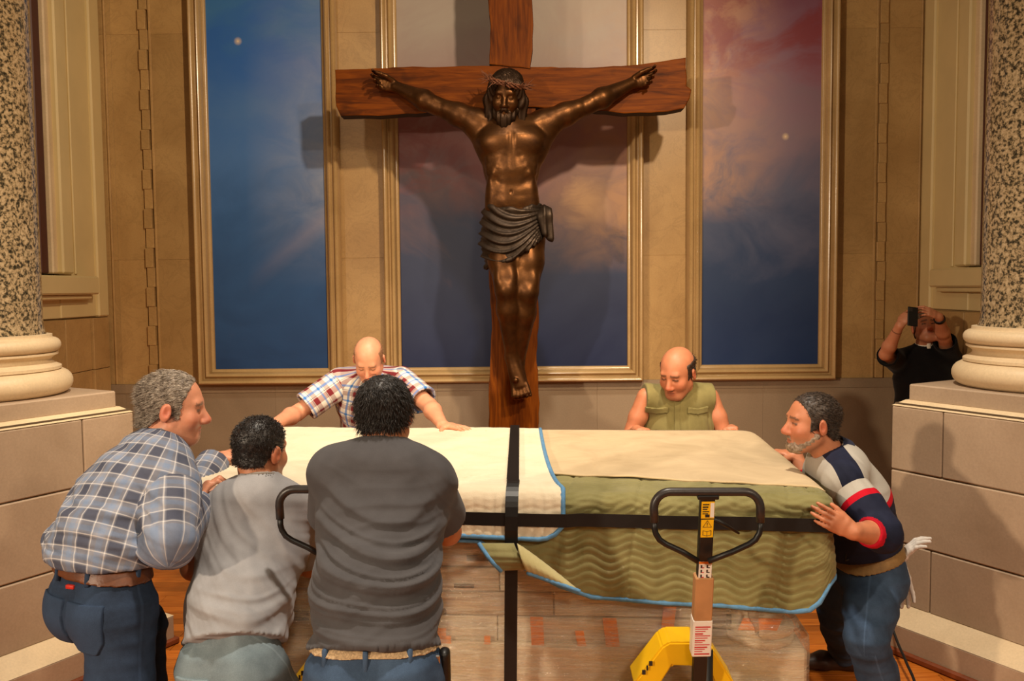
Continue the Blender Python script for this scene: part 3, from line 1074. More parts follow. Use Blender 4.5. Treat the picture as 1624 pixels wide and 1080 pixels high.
def prim_d(p, X, Y, Z):
    if p['t'] == 'ell':
        x, y, z = X - p['c'][0], Y - p['c'][1], Z - p['c'][2]
        R, r = p['R'], p['r']
        k0 = 0; k1 = 0
        for i in range(3):
            q = (x * R[0, i] + y * R[1, i] + z * R[2, i]) / r[i]
            k0 = k0 + q * q; k1 = k1 + (q / r[i]) ** 2
        k0 = np.sqrt(k0); k1 = np.sqrt(k1) + 1e-6
        return k0 * (k0 - 1) / k1
    a, b = p['a'], p['b']
    ab = b - a; L2 = float(ab @ ab) + 1e-12; L = math.sqrt(L2)
    x, y, z = X - a[0], Y - a[1], Z - a[2]
    tr = (x * ab[0] + y * ab[1] + z * ab[2]) / L2
    t = np.clip(tr, 0, 1)
    if p['t'] == 'cap':
        ox, oy, oz = x - t * ab[0], y - t * ab[1], z - t * ab[2]
        d = np.sqrt(ox * ox + oy * oy + oz * oz) - (p['ra'] + (p['rb'] - p['ra']) * t)
    else:
        ax = ab / L
        s = p['s'] - ax * np.dot(p['s'], ax); s = s / np.linalg.norm(s)
        f = np.cross(ax, s)
        r1 = p['ra'][0] + (p['rb'][0] - p['ra'][0]) * t
        r2 = p['ra'][1] + (p['rb'][1] - p['ra'][1]) * t
        r3 = np.minimum(r1, r2) * .9
        qs = (x * s[0] + y * s[1] + z * s[2]) / r1
        qf = (x * f[0] + y * f[1] + z * f[2]) / r2
        qa = (tr - t) * L / r3
        k0 = np.sqrt(qs * qs + qf * qf + qa * qa)
        k1 = np.sqrt((qs / r1) ** 2 + (qf / r2) ** 2 + (qa / r3) ** 2) + 1e-6
        d = k0 * (k0 - 1) / k1
    if p['flat']: d = np.maximum(d, (tr - 1) * L)
    if p['flat0']: d = np.maximum(d, -tr * L)
    return d


def field(prims, h, lo=None, hi=None, off=0.0, pad=0.03, F=None):
    if lo is None:
        bs = [prim_box(p) for p in prims if not p['sub']]
        lo = np.min([b[0] for b in bs], 0) - pad - off; hi = np.max([b[1] for b in bs], 0) + pad + off
    n = np.ceil((np.asarray(hi) - lo) / h).astype(int) + 2
    ax = [(lo[i] + h * np.arange(n[i])).astype(np.float32) for i in range(3)]
    if F is None: F = np.full(n, 0.15, np.float32)
    for p in prims:
        b0, b1 = prim_box(p)
        m = p['k'] + 2.5 * h + off + 0.004
        i0 = np.clip(np.floor((b0 - m - lo) / h).astype(int), 0, n); i1 = np.clip(np.ceil((b1 + m - lo) / h).astype(int) + 1, 0, n)
        if np.any(i1 - i0 <= 0): continue
        sl = tuple(slice(i0[k], i1[k]) for k in range(3))
        d = prim_d(p, ax[0][sl[0]][:, None, None], ax[1][sl[1]][None, :, None], ax[2][sl[2]][None, None, :]).astype(np.float32)
        G = F[sl]; k = p['k']
        if p['sub']:
            e = -d
            hh = np.maximum(k - np.abs(G - e), 0) / k
            F[sl] = np.maximum(G, e) + hh * hh * k * .25
        else:
            hh = np.maximum(k - np.abs(G - d), 0) / k
            F[sl] = np.minimum(G, d) - hh * hh * k * .25
    if off: F -= off
    return F, ax, np.asarray(lo), h


_ED = [(0, 1), (2, 3), (4, 5), (6, 7), (0, 2), (1, 3), (4, 6), (5, 7), (0, 4), (1, 5), (2, 6), (3, 7)]
_CO = np.array([[i & 1, (i >> 1) & 1, (i >> 2) & 1] for i in range(8)])


def nets(F, lo, h):
    """naive surface nets"""
    S = F < 0
    nx, ny, nz = F.shape
    cnt = np.zeros((nx - 1, ny - 1, nz - 1), np.int8)
    for c in _CO:
        cnt += S[c[0]:nx - 1 + c[0], c[1]:ny - 1 + c[1], c[2]:nz - 1 + c[2]]
    act = (cnt > 0) & (cnt < 8)
    I = np.argwhere(act)
    idx = np.full(act.shape, -1, np.int32)
    idx[act] = np.arange(len(I))
    vals = np.stack([F[I[:, 0] + c[0], I[:, 1] + c[1], I[:, 2] + c[2]] for c in _CO], 1)
    acc = np.zeros((len(I), 3)); num = np.zeros(len(I))
    for a, b in _ED:
        va, vb = vals[:, a], vals[:, b]
        m = (va < 0) != (vb < 0)
        t = va[m] / (va[m] - vb[m])
        acc[m] += _CO[a] + t[:, None] * (_CO[b] - _CO[a]); num[m] += 1
    V = lo + h * (I + acc / num[:, None])
    Q = []
    for ax in range(3):
        u, w = (ax + 1) % 3, (ax + 2) % 3
        sa = [slice(None)] * 3; sb = [slice(None)] * 3
        sa[ax] = slice(0, -1); sb[ax] = slice(1, None)
        A0, B0 = S[tuple(sa)], S[tuple(sb)]
        E = np.argwhere(A0 != B0)
        ok = (E[:, u] > 0) & (E[:, w] > 0) & (E[:, u] < F.shape[u] - 1) & (E[:, w] < F.shape[w] - 1)
        E = E[ok]
        ins = A0[E[:, 0], E[:, 1], E[:, 2]]
        def cell(du, dw):
            C = E.copy(); C[:, u] += du; C[:, w] += dw
            return idx[C[:, 0], C[:, 1], C[:, 2]]
        q = np.stack([cell(-1, -1), cell(0, -1), cell(0, 0), cell(-1, 0)], 1)
        q[~ins] = q[~ins][:, ::-1]
        Q.append(q)
    Q = np.concatenate(Q)
    Q = Q[(Q >= 0).all(1)]
    return V, Q


def vnorm(V, Q):
    a = V[Q[:, 2]] - V[Q[:, 0]]; b = V[Q[:, 3]] - V[Q[:, 1]]
    fn = np.cross(a, b)
    N = np.zeros_like(V)
    for c in range(3):
        for k in range(4):
            N[:, c] += np.bincount(Q[:, k], fn[:, c], len(V))
    return N / np.maximum(1e-12, np.linalg.norm(N, axis=1))[:, None]


def sdf_mesh(name, prims, h, post=None, disp=None, attr=None, off=0.0, lo=None, hi=None, later=None):
    if later and lo is None:
        bs = [prim_box(p) for p in prims + later if not p['sub']]
        lo = np.min([b[0] for b in bs], 0) - .03; hi = np.max([b[1] for b in bs], 0) + .03
    F, ax, lo, h = field(prims, h, lo, hi, off)
    if post is not None:
        F = post(F, ax[0][:, None, None], ax[1][None, :, None], ax[2][None, None, :]).astype(np.float32)
    if later:
        F = field(later, h, lo, hi, F=F)[0]
    V, Q = nets(F, lo, h)
    if disp is not None:
        N = vnorm(V, Q)
        V = V + N * disp(V, N)[:, None]
    at = attr(V) if attr is not None else None
    me = arr_me(name, V, Q, at)
    return me


class Frame:
    """local axes at a point: x right, y forward, z up"""
    def __init__(self, o, fwd, up=(0, 0, 1), s=1.0):
        self.o = np.asarray(o, float); self.s = s
        y = nrm(fwd); x = nrm(np.cross(y, up)); z = np.cross(x, y)
        self.R = np.stack([x, y, z], 1)

    def p(self, x, y, z):
        return self.o + self.R @ (np.array([x, y, z]) * self.s)

    def loc(self, V):
        return (V - self.o) @ self.R / self.s

    def grid(self, X, Y, Z):
        x, y, z = X - self.o[0], Y - self.o[1], Z - self.o[2]
        R = self.R
        return [(x * R[0, i] + y * R[1, i] + z * R[2, i]) / self.s for i in range(3)]


def head_prims(f, nose=1.0, jaw=1.0, face=True, ears=True):
    s = f.s
    E = lambda c, r, k=.02, sub=False: ell(f.p(*c), np.array(r) * s, f.R, k * s, sub)
    C = lambda a, b, ra, rb, k=.012, sub=False: cap(f.p(*a), f.p(*b), ra * s, rb * s, k * s, sub=sub)
    P = [E((0, -.014, .036), (.0765, .098, .082)),
         E((0, .028, -.030), (.062 * jaw, .062, .088), .035),
         E((0, .058, -.096), (.032 * jaw, .028, .022), .03)]
    for x in (-1, 1):
        P += [C((x * .054 * jaw, .000, -.058), (x * .022 * jaw, .058, -.100), .018, .018, .03)]
    if face:
        P += [C((-.034, .076, .022), (.034, .076, .022), .011, .011, .02)]
        for x in (-1, 1):
            P += [E((x * .040, .060, -.034), (.022, .022, .022), .03),
                  E((x * .031, .094, .000), (.019, .016, .0115), .012, True),
                  E((x * .031, .0745, -.001), (.0135, .0125, .0115), .004),
                  E((x * .0130, .096, -.044), (.0085, .011, .0075), .008)]
        P += [C((0, .082, .012), (0, .107 + .006 * (nose - 1), -.034), .0075, .0125 * nose, .014),
              E((0, .106 + .008 * (nose - 1), -.038), (.0125 * nose, .0125 * nose, .0095), .008),
              C((-.019, .080, -.0655), (.019, .080, -.0655), .0055, .0055, .008), E((0, .085, -.0655), (.014, .008, .0055), .008),
              C((-.016, .079, -.0765), (.016, .079, -.0765), .0062, .0062, .008), E((0, .083, -.0765), (.012, .008, .006), .008),
              C((-.020, .092, -.0708), (.020, .092, -.0708), .0022, .0022, .004, True)]
    if ears:
        for x in (-1, 1):
            Re = f.R @ np.array(Matrix.Rotation(x * -.35, 3, 'Z')) @ np.array(Matrix.Rotation(-.2, 3, 'X'))
            P += [ell(f.p(x * .081, -.014, -.010), np.array([.0095, .020, .033]) * s, Re, .008 * s),
                  ell(f.p(x * .092, -.008, -.006), np.array([.008, .010, .018]) * s, Re, .006 * s, True)]
    return P


FL = [(.043, .027, .021), (.047, .030, .022), (.043, .028, .021), (.034, .021, .018)]


def hand_prims(w, d, n, side, curl=(25, 30, 20), spread=5, thumb=(.55, .75, .25), tcurl=15, s=1.0, fat=1.0):
    """w wrist, d towards the fingers, n where the palm faces; side +1 right hand, -1 left hand"""
    w = np.asarray(w, float); d = nrm(d); n = nrm(np.asarray(n, float) - d * np.dot(n, d)); tv = side * np.cross(d, n)
    P = [seg(w - d * .01 * s, w + d * .045 * s, (.029 * s * fat, .021 * s), (.038 * s * fat, .0165 * s), tv, .012),
         seg(w + d * .045 * s, w + d * .088 * s, (.038 * s * fat, .0165 * s), (.0405 * s * fat, .0135 * s), tv, .01)]
    cl = curl if hasattr(curl[0], '__len__') else [curl] * 4
    for i, o in enumerate((.031, .0105, -.0105, -.0305)):
        b = w + d * (.088 - (.003, 0, .003, .010)[i]) * s + tv * o * s * fat
        dd = nrm(d + tv * math.tan(math.radians(spread * (1.5, .4, -.5, -1.6)[i])))
        q = b - dd * .012 * s
        for j in range(3):
            a = math.radians(cl[i][j])
            perp = nrm(n - dd * np.dot(n, dd))
            dd = nrm(dd * math.cos(a) + perp * math.sin(a))
            e = b + dd * FL[i][j] * s
            r0, r1 = ((.0098, .0090), (.0090, .0082), (.0082, .0072))[j]
            if i == 3: r0 *= .88; r1 *= .88
            P.append(cap(q if j == 0 else b, e, r0 * s * fat, r1 * s * fat, .004 if j else .006))
            b = e
    b = w + d * .022 * s + tv * .024 * s + n * .008 * s
    dd = nrm(d * thumb[0] + tv * thumb[1] + n * thumb[2])
    for j, (L, r0, r1) in enumerate(((.046, .0155, .0125), (.032, .0118, .0105), (.026, .0105, .0085))):
        if j:
            a = math.radians(tcurl)
            perp = nrm(d - dd * np.dot(d, dd)) * .6 + n * .4
            dd = nrm(dd * math.cos(a) + nrm(perp - dd * np.dot(perp, dd)) * math.sin(a))
        e = b + dd * L * s
        P.append(cap(b, e, r0 * s * fat, r1 * s * fat, .01 if j == 0 else .004))
        b = e
    return P


def wob(V, fr, seed, n=5):
    r = np.random.RandomState(seed)
    out = 0
    for i in range(n):
        k = r.normal(size=3); k = k / np.linalg.norm(k) * fr * r.uniform(.6, 1.6)
        out = out + np.sin(V @ k + r.uniform(0, 6.28))
    return out / n


def ridge(x, p=3.0):
    """narrow cloth-fold ridges once per unit"""
    return (0.5 + 0.5 * np.cos(2 * np.pi * x)) ** p

# ------------------------------------------------------------------ people
def ik(a, b, l1, l2, hint):
    """middle joint of a two-bone limb from a to b, bent towards hint (a direction)"""
    a = np.asarray(a, float); b = np.asarray(b, float)
    d = b - a; D = np.linalg.norm(d); u = d / D
    if D > (l1 + l2) * .999:
        return a + u * D * l1 / (l1 + l2)
    x = (l1 * l1 - l2 * l2 + D * D) / (2 * D)
    hgt = math.sqrt(max(0, l1 * l1 - x * x))
    hp = np.asarray(hint, float); hp = nrm(hp - u * np.dot(hp, u))
    return a + u * x + hp * hgt


def lerp(a, b, t):
    return np.asarray(a) * (1 - t) + np.asarray(b) * t


def arm_prims(sh, el, wr, f=1.0):
    m1 = lerp(sh, el, .45); m2 = lerp(el, wr, .28)
    return [cap(sh, m1, .054 * f, .051 * f, .03), cap(m1, el, .051 * f, .041 * f, .02), cap(el, m2, .040 * f, .045 * f, .02), cap(m2, wr, .045 * f, .0275 * f, .02)]


def sleeve(sh, el, wr, f, ease, upto, hollow):
    """cloth tube along the arm; upto 0..1 within the upper arm, 1..2 within the forearm"""
    P = []
    if upto <= 1:
        e = lerp(sh, el, upto)
        P.append(cap(sh, e, (.056 + ease) * f, (.054 + ease * 1.15) * f, .03, flat=True))
        if hollow:
            ax = nrm(el - sh)
            P.append(cap(e - ax * .03, e + ax * .03, (.050 + ease * .75) * f, (.050 + ease * .75) * f, .003, sub=True))
    else:
        e = lerp(el, wr, upto - 1)
        P.append(cap(sh, lerp(sh, el, .5), (.056 + ease) * f, (.054 + ease) * f, .03))
        P.append(cap(lerp(sh, el, .5), el, (.054 + ease) * f, (.047 + ease) * f, .03))
        P.append(cap(el, e, (.047 + ease) * f, (.038 + ease * .8) * f, .03, flat=True))
        if hollow:
            ax = nrm(wr - el)
            P.append(cap(e - ax * .025, e + ax * .03, (.032 + ease * .55) * f, (.032 + ease * .55) * f, .003, sub=True))
    return P


class Body:
    def __init__(self, name_label, foot, J, head, arm=1.0, girth=1.0, leg=1.0):
        self.J = {k: np.asarray(v, float) for k, v in J.items()}
        J = self.J
        self.arm = arm; self.g = girth; self.leg = leg
        self.head = head
        self.root = empty('person', foot, name_label, 'person')
        self.sd = nrm(J['sh_r'] - J['sh_l'])
        self.hs = nrm(J['hip_r'] - J['hip_l'])
        ax = nrm(J['neck'] - J['pelvis'])
        self.ax = ax
        self.front = nrm(np.cross(ax, self.sd) * 1.0)    # spine x right -> forward
        if 'chest' not in J: J['chest'] = lerp(J['pelvis'], J['neck'], .66)
        if 'belly' not in J: J['belly'] = lerp(J['pelvis'], J['neck'], .33)

    def torso(self, e, lo=0.0, hi=1.0, rad=None, flat0=False):
        J, g = self.J, self.g
        R = rad or [(.168, .118), (.160, .122), (.176, .128), (.150, .095)]
        up = lerp(J['chest'], J['neck'], .72)
        pts = [J['pelvis'], J['belly'], J['chest'], up]
        nodes = [(p, r[0] * g + e, r[1] * g + e) for p, r in zip(pts, R)]
        sides = [nrm(self.hs + self.sd * .4), nrm(self.hs * .3 + self.sd), self.sd]
        P = sweep(nodes, sides, .06, flat0=flat0)
        for s in 'lr':
            P.append(cap(lerp(J['neck'], J['sh_' + s], .25) - self.ax * .035, J['sh_' + s], .056 + e, .060 * self.arm + e, .05))
        return P

    def limbs(self, hands):
        J = self.J; P = []
        for s in 'lr':
            P += arm_prims(J['sh_' + s], J['el_' + s], J['wr_' + s], self.arm)
        for s in 'lr':
            h = hands.get(s)
            if h: P += hand_prims(J['wr_' + s], side=(1 if s == 'r' else -1), **h)
        return P

    def legs(self, e=0.0, f=None, flat=False):
        J = self.J; P = []
        f = f or self.leg
        for s in 'lr':
            h, k, a = J['hip_' + s], J['knee_' + s], J['ank_' + s]
            P += [cap(h, lerp(h, k, .5), (.092 + e) * f, (.080 + e) * f, .04), cap(lerp(h, k, .5), k, (.080 + e) * f, (.060 + e) * f, .03),
                  cap(k, lerp(k, a, .35), (.058 + e) * f, (.058 + e) * f, .02), cap(lerp(k, a, .35), a, (.058 + e) * f, (.040 + e * 1.2) * f, .02, flat=flat)]
        return P

    def skin(self, mat, hands, h=.005, feat=None, headkw={}, neckr=.056):
        J, f = self.J, self.head
        P = self.torso(-.030) + self.legs() + self.limbs(hands)
        nb = f.p(0, -.030, -.060)
        P += [cap(J['neck'] - self.ax * .03, nb, neckr + .006, neckr, .035)]
        P += head_prims(f, **headkw)
        def attr(V):
            L = f.loc(V); a = np.zeros((len(V), 3))
            hd = np.linalg.norm(L - np.array([0, .0, -.01]), axis=1) < .17
            x, y, z = L[:, 0], L[:, 1], L[:, 2]
            g = lambda cx, cy, cz, r: np.exp(-((np.abs(x) - cx) ** 2 + (y - cy) ** 2 + (z - cz) ** 2) / r ** 2)
            red = g(.042, .07, -.034, .026) * .7 + g(0, .112, -.038, .022) + g(.085, -.012, -.01, .03) * 1.0 + g(.008, .088, -.071, .013) * 1.4
            a[:, 0] = np.where(hd, np.clip(red, 0, 1), 0)
            jaw = np.clip((-.045 - z) / .02, 0, 1) * np.clip((y + .02) / .02, 0, 1) * (z > -.14)
            a[:, 1] = np.where(hd, jaw, 0)
            eye = (np.abs(np.abs(x) - .031) < .014) * (np.abs(z + .001) < .0042) * (y > .06)
            brow = (np.abs(np.abs(x) - .030) < .020) * (np.abs(z - .021 + .12 * (np.abs(x) - .03)) < .0055) * (y > .055)
            lip = (np.abs(x) < .019) * (np.abs(z + .0708) < .003) * (y > .07)
            a[:, 2] = np.where(hd, np.maximum(np.maximum(eye * 1.0, brow * .8), lip * .6), 0)
            return a
        self.body = link('body', sdf_mesh('body', P, h, attr=attr), mat, self.root, True)
        return self.body

    def part(self, name, me, mat, label=None):
        o = link(name, me, mat, self.root, True)
        if label: o['label'] = label
        return o

    def hair(self, mat, gfun, t=.012, n=3500, ln=.022, flow=(0, -.3, -.6), up=.6, h=.005, noise=.004, dark=None, rad=.0011, jit=.35, wave=.5):
        f = self.head; s = f.s
        P = [ell(f.p(0, -.014, .036), np.array([.0765, .098, .082]) * s, f.R, .02), ell(f.p(0, .016, -.030), np.array([.064, .070, .080]) * s, f.R, .03),
             ell(f.p(0, -.05, -.045), np.array([.060, .050, .055]) * s, f.R, .03)]
        def post(F, X, Y, Z):
            x, y, z = f.grid(X, Y, Z)
            return np.maximum(F, gfun(x, y, z) * s)
        def disp(V, N):
            return noise * (wob(V, 260, 3) + .6 * wob(V, 480, 4))
        me = sdf_mesh('hair', P, h, post=post, disp=disp, off=t)
        o = self.part('hair', me, mat)
        if n:
            nv = len(me.vertices)
            co = np.zeros(nv * 3, np.float32); me.vertices.foreach_get('co', co); co = co.reshape(-1, 3)
            no = np.zeros(nv * 3, np.float32); me.vertices.foreach_get('normal', no); no = no.reshape(-1, 3)
            rs = np.random.RandomState(5)
            # only outward-facing skin of the shell
            L = f.loc(co); outw = np.einsum('ij,ij->i', no, nrm_rows(co - f.o))
            ok = np.flatnonzero(outw > .35)
            pick = rs.choice(ok, n)
            b = co[pick] + rs.normal(size=(n, 3)) * .002; nn = no[pick]
            fl = f.R @ np.array(flow)
            d = nrm_rows(nn * up + fl + rs.normal(size=(n, 3)) * jit + wave * np.stack([wob(b, 60, k) for k in (1, 2, 3)], 1))
            d -= nn * np.minimum(0, np.einsum('ij,ij->i', d, nn) + .02)[:, None]
            L_ = ln * rs.uniform(.5, 1.2, n)
            t1 = nrm_rows(np.cross(d, nn + rs.normal(size=(n, 3)) * .3)); t2 = np.cross(d, t1)
            mid = b + d * L_[:, None] * .55
            d2 = nrm_rows(d + fl * .5); tip = mid + d2 * L_[:, None] * .5
            V = np.stack([b + t1 * rad, b - .5 * t1 * rad + .87 * t2 * rad, b - .5 * t1 * rad - .87 * t2 * rad,
                          mid + t1 * rad * .8, mid - .5 * t1 * rad * .8 + .87 * t2 * rad * .8, mid - .5 * t1 * rad * .8 - .87 * t2 * rad * .8, tip, tip], 1).reshape(-1, 3)
            k = (np.arange(n) * 8)[:, None]
            q = np.concatenate([k + np.array([[0, 1, 4, 3]]), k + np.array([[1, 2, 5, 4]]), k + np.array([[2, 0, 3, 5]]),
                                k + np.array([[3, 4, 6, 7]]), k + np.array([[4, 5, 6, 7]]), k + np.array([[5, 3, 6, 7]])])
            st = sub('strands', arr_me('strands', V, q), mat, o, True)
            st['kind'] = 'stuff'
        return o

    def shirt(self, mat, ease=.020, hem=None, upto=(.6, .6), disp=None, h=.007, name='shirt', rad=None, hollow=True, extra=(), attr=None, neck_hole=.064, neck_up=.0, sl_ease=None, cutfun=None, split=False):
        J = self.J
        up = lerp(J['chest'], J['neck'], .72)
        P = self.torso(ease, rad=rad); SL = []
        if hem is not None:
            R = rad or [(.168, .118)]
            P.append(seg(J['pelvis'], hem, (R[0][0] * self.g + ease, R[0][1] * self.g + ease), (R[0][0] * self.g + ease + .004, R[0][1] * self.g + ease + .004), self.hs, .05, flat=True))
        for s, u in zip('lr', upto):
            if u: SL += sleeve(J['sh_' + s], J['el_' + s], J['wr_' + s], self.arm, (sl_ease or ease * .9), u, hollow)
        nb = self.head.p(0, -.030, -.060)
        nd = nrm(nb - J['neck'])
        P += [cap(J['neck'] - self.ax * .03, J['neck'] + nd * (.025 + neck_up), .066, .064, .03, flat=True)]
        P += list(extra)
        P += [cap(J['neck'] - self.ax * .01, J['neck'] + nd * .12, neck_hole, neck_hole - .004, .004, sub=True)]
        ax0, pel = self.ax, (hem if hem is not None else J['pelvis'])
        def post(F, X, Y, Z):
            # clean hem plane
            if hem is not None:
                d = (X - hem[0]) * self.hemn[0] + (Y - hem[1]) * self.hemn[1] + (Z - hem[2]) * self.hemn[2]
                near = ((X - hem[0]) ** 2 + (Y - hem[1]) ** 2 + (Z - hem[2]) ** 2) < .36 ** 2
                F = np.where(near, np.maximum(F, d), F)
            if cutfun is not None: F = cutfun(F, X, Y, Z)
            return F
        if hem is not None and not hasattr(self, 'hemn'):
            self.hemn = nrm(hem - J['pelvis'])
        if not split:
            me = sdf_mesh(name, P, h, post=post, disp=disp, attr=attr or self.cloth_uv, later=SL)
            return self.part(name, me, mat)
        o = self.part(name, sdf_mesh(name, P, h, post=post, disp=disp, attr=lambda V: (attr or self.cloth_uv)(V, 0)), mat)
        for i, (s, u) in enumerate(zip('lr', upto)):
            if not u: continue
            S = sleeve(J['sh_' + s], J['el_' + s], J['wr_' + s], self.arm, (sl_ease or ease * .9), u, hollow)
            sub('sleeve', sdf_mesh('sleeve', S, h, disp=disp, attr=lambda V: (attr or self.cloth_uv)(V, i + 1)), mat, o, True)
        return o

    def cloth_uv(self, V, force=None):
        J = self.J
        o = J['pelvis']; ax = self.ax; sd = nrm(self.sd - ax * np.dot(self.sd, ax)); fr = np.cross(ax, sd)
        d = V - o
        v = d @ ax
        # follow the bent spine
        cen = o + np.outer(v, ax)
        t = np.clip(v / np.linalg.norm(J['neck'] - o), 0, 1)
        mid = J['chest'] - (o + ax * np.dot(J['chest'] - o, ax))
        cen = cen + mid * (4 * t * (1 - t))[:, None]
        off = V - cen
        u = np.arctan2(off @ sd, off @ fr) * .19
        reg = np.zeros(len(V))
        best = np.full(len(V), 1e9)
        for i, s in enumerate('lr'):
            if force is not None and force != i + 1: continue
            sh, el, wr = J['sh_' + s], J['el_' + s], J['wr_' + s]
            acc = 0
            for a, b in ((sh, el), (el, wr)):
                ab = b - a; L = np.linalg.norm(ab); a1 = ab / L
                tt = (V - a) @ a1
                tc = np.clip(tt, 0, L)
                q = V - a - tc[:, None] * a1
                dist = np.linalg.norm(q, axis=1)
                r1 = nrm(np.cross(a1, ax if abs(np.dot(a1, ax)) < .9 else sd)); r2 = np.cross(a1, r1)
                m = (dist < best) & (True if force else ((dist < .095 * self.arm) & ((tt > .035) if a is sh else (tt > 0.0))))
                if force: tc = np.where(a is sh, np.clip(tt, -.1, L), tc)
                best = np.where(m, dist, best)
                v = np.where(m, acc + tc + .013, v)
                u = np.where(m, np.arctan2(q @ r2, q @ r1) * .062, u)
                reg = np.where(m, i + 1, reg)
                acc += L
        return np.stack([u, v, reg], 1)

    def trousers(self, mat, e=.016, rise=.0, disp=None, h=.008, name='jeans', seat=1.0, waist=None):
        J, g = self.J, self.g
        w = waist if waist is not None else lerp(J['pelvis'], J['belly'], .35)
        self.waist = w
        hipc = (J['hip_l'] + J['hip_r']) / 2
        self.waistn = nrm(w - hipc) if not hasattr(self, 'waistn') else self.waistn
        P = [seg(hipc, w, (.172 * g + e * .6, .120 * g + e * .6), (.165 * g + e * .4, .116 * g + e * .4), self.hs, .05)]
        back = -nrm(np.cross(self.waistn, self.hs))
        for s in 'lr':
            P.append(ell(lerp(J['hip_' + s], hipc, .15) + back * .048 * g * seat, (.094 * g, .094 * g, .104 * g), None, .05))
        P += self.legs(e, flat=True)
        n = self.waistn
        def post(F, X, Y, Z):
            d = (X - w[0]) * n[0] + (Y - w[1]) * n[1] + (Z - w[2]) * n[2]
            near = ((X - w[0]) ** 2 + (Y - w[1]) ** 2 + (Z - w[2]) ** 2) < .34 ** 2
            return np.where(near, np.maximum(F, d), F)
        def dflt(V, N):
            q = 0
            for s in 'lr':
                for p, amp, sc in ((J['knee_' + s], .006, .13), (J['ank_' + s], .008, .16), (J['hip_' + s], .004, .16)):
                    dd = np.linalg.norm(V - p, axis=1)
                    q = q + amp * np.exp(-(dd / sc) ** 2) * (ridge((V[:, 2] * 16 + .8 * wob(V, 9, 3)), 2) - .4)
            return q + .003 * wob(V, 22, 8)
        self.tr_prims = P
        me = sdf_mesh(name, P, h, post=post, disp=disp or dflt, attr=self.leg_uv)
        return self.part(name, me, mat)

    def leg_uv(self, V):
        J = self.J
        fr = nrm(np.cross(self.waistn, self.hs))
        out = np.zeros((len(V), 3)); best = np.full(len(V), 1e9)
        for i, s in enumerate('lr'):
            acc = 0
            for a, b in ((J['hip_' + s], J['knee_' + s]), (J['knee_' + s], J['ank_' + s])):
                ab = b - a; L = np.linalg.norm(ab); a1 = ab / L
                tt = (V - a) @ a1; tc = np.clip(tt, 0 if acc else -.3, L)
                q = V - a - tc[:, None] * a1
                dist = np.linalg.norm(q, axis=1)
                r1 = nrm(self.hs * (1 if s == 'r' else -1) - a1 * np.dot(self.hs * (1 if s == 'r' else -1), a1)); r2 = nrm(fr - a1 * np.dot(fr, a1))
                m = dist < best
                best = np.where(m, dist, best)
                out[:, 0] = np.where(m, np.arctan2(q @ r2, q @ r1), out[:, 0])
                out[:, 1] = np.where(m, acc + tc, out[:, 1]); out[:, 2] = np.where(m, i, out[:, 2])
                acc += L
        return out

    def belt(self, mat, width=.040, drop=.022, e=.007, h=.005):
        n = self.waistn; c = self.waist - n * drop
        m = .30 * self.g
        def post(F, X, Y, Z):
            d = (X - c[0]) * n[0] + (Y - c[1]) * n[1] + (Z - c[2]) * n[2]
            rr = (X - c[0]) ** 2 + (Y - c[1]) ** 2 + (Z - c[2]) ** 2
            return np.maximum(np.maximum(F, np.abs(d) - width / 2), np.sqrt(rr) - .30)
        me = sdf_mesh('belt', self.tr_prims, h, post=post, off=e, lo=c - m, hi=c + m)
        co = np.zeros(len(me.vertices) * 3, np.float32); me.vertices.foreach_get('co', co); self.belt_co = co.reshape(-1, 3); self.belt_c = c
        return self.part('belt', me, mat)

    def loop_at(self, d, mat, w=.007, hgt=.030):
        """belt loop on the belt's outside in direction d"""
        d = nrm(d); r = self.belt_co - self.belt_c
        al = r @ d; pe = np.linalg.norm(r - np.outer(al, d), axis=1)
        i = np.argmax(al - 2.5 * pe); p = self.belt_co[i]
        p = self.belt_c + d * np.dot(p - self.belt_c, d)
        s2 = nrm(np.cross(d, self.waistn)); n = self.waistn
        M = Matrix(((s2[0], d[0], n[0], p[0]), (s2[1], d[1], n[1], p[1]), (s2[2], d[2], n[2], p[2]), (0, 0, 0, 1)))
        self.part('belt_loop', box_me('belt_loop', (-w, -.010, -hgt), (w, .005, hgt), .003, M), mat)
        return p, M

    def pocket(self, mat, c, n, up, w, hgt, e=.008, h=.004, name='back_pocket', depth=.09):
        n = nrm(n); up = nrm(up - n * np.dot(up, n)); sd = np.cross(up, n)
        def post(F, X, Y, Z):
            x, y, z = X - c[0], Y - c[1], Z - c[2]
            a = x * sd[0] + y * sd[1] + z * sd[2]; b = x * up[0] + y * up[1] + z * up[2]; d = x * n[0] + y * n[1] + z * n[2]
            tip = np.maximum(0, -(b + hgt * .28)) * .9
            return np.maximum.reduce([F, np.broadcast_to(np.abs(a) - w / 2 + tip * .6, F.shape), np.broadcast_to(np.abs(b) - hgt / 2, F.shape), np.broadcast_to(np.abs(d) - depth, F.shape)])
        m = max(w, hgt) * .75
        me = sdf_mesh(name, self.tr_prims, h, post=post, off=e, lo=c - m - depth * .5, hi=c + m + depth * .5)
        if len(me.vertices): return self.part(name, me, mat)

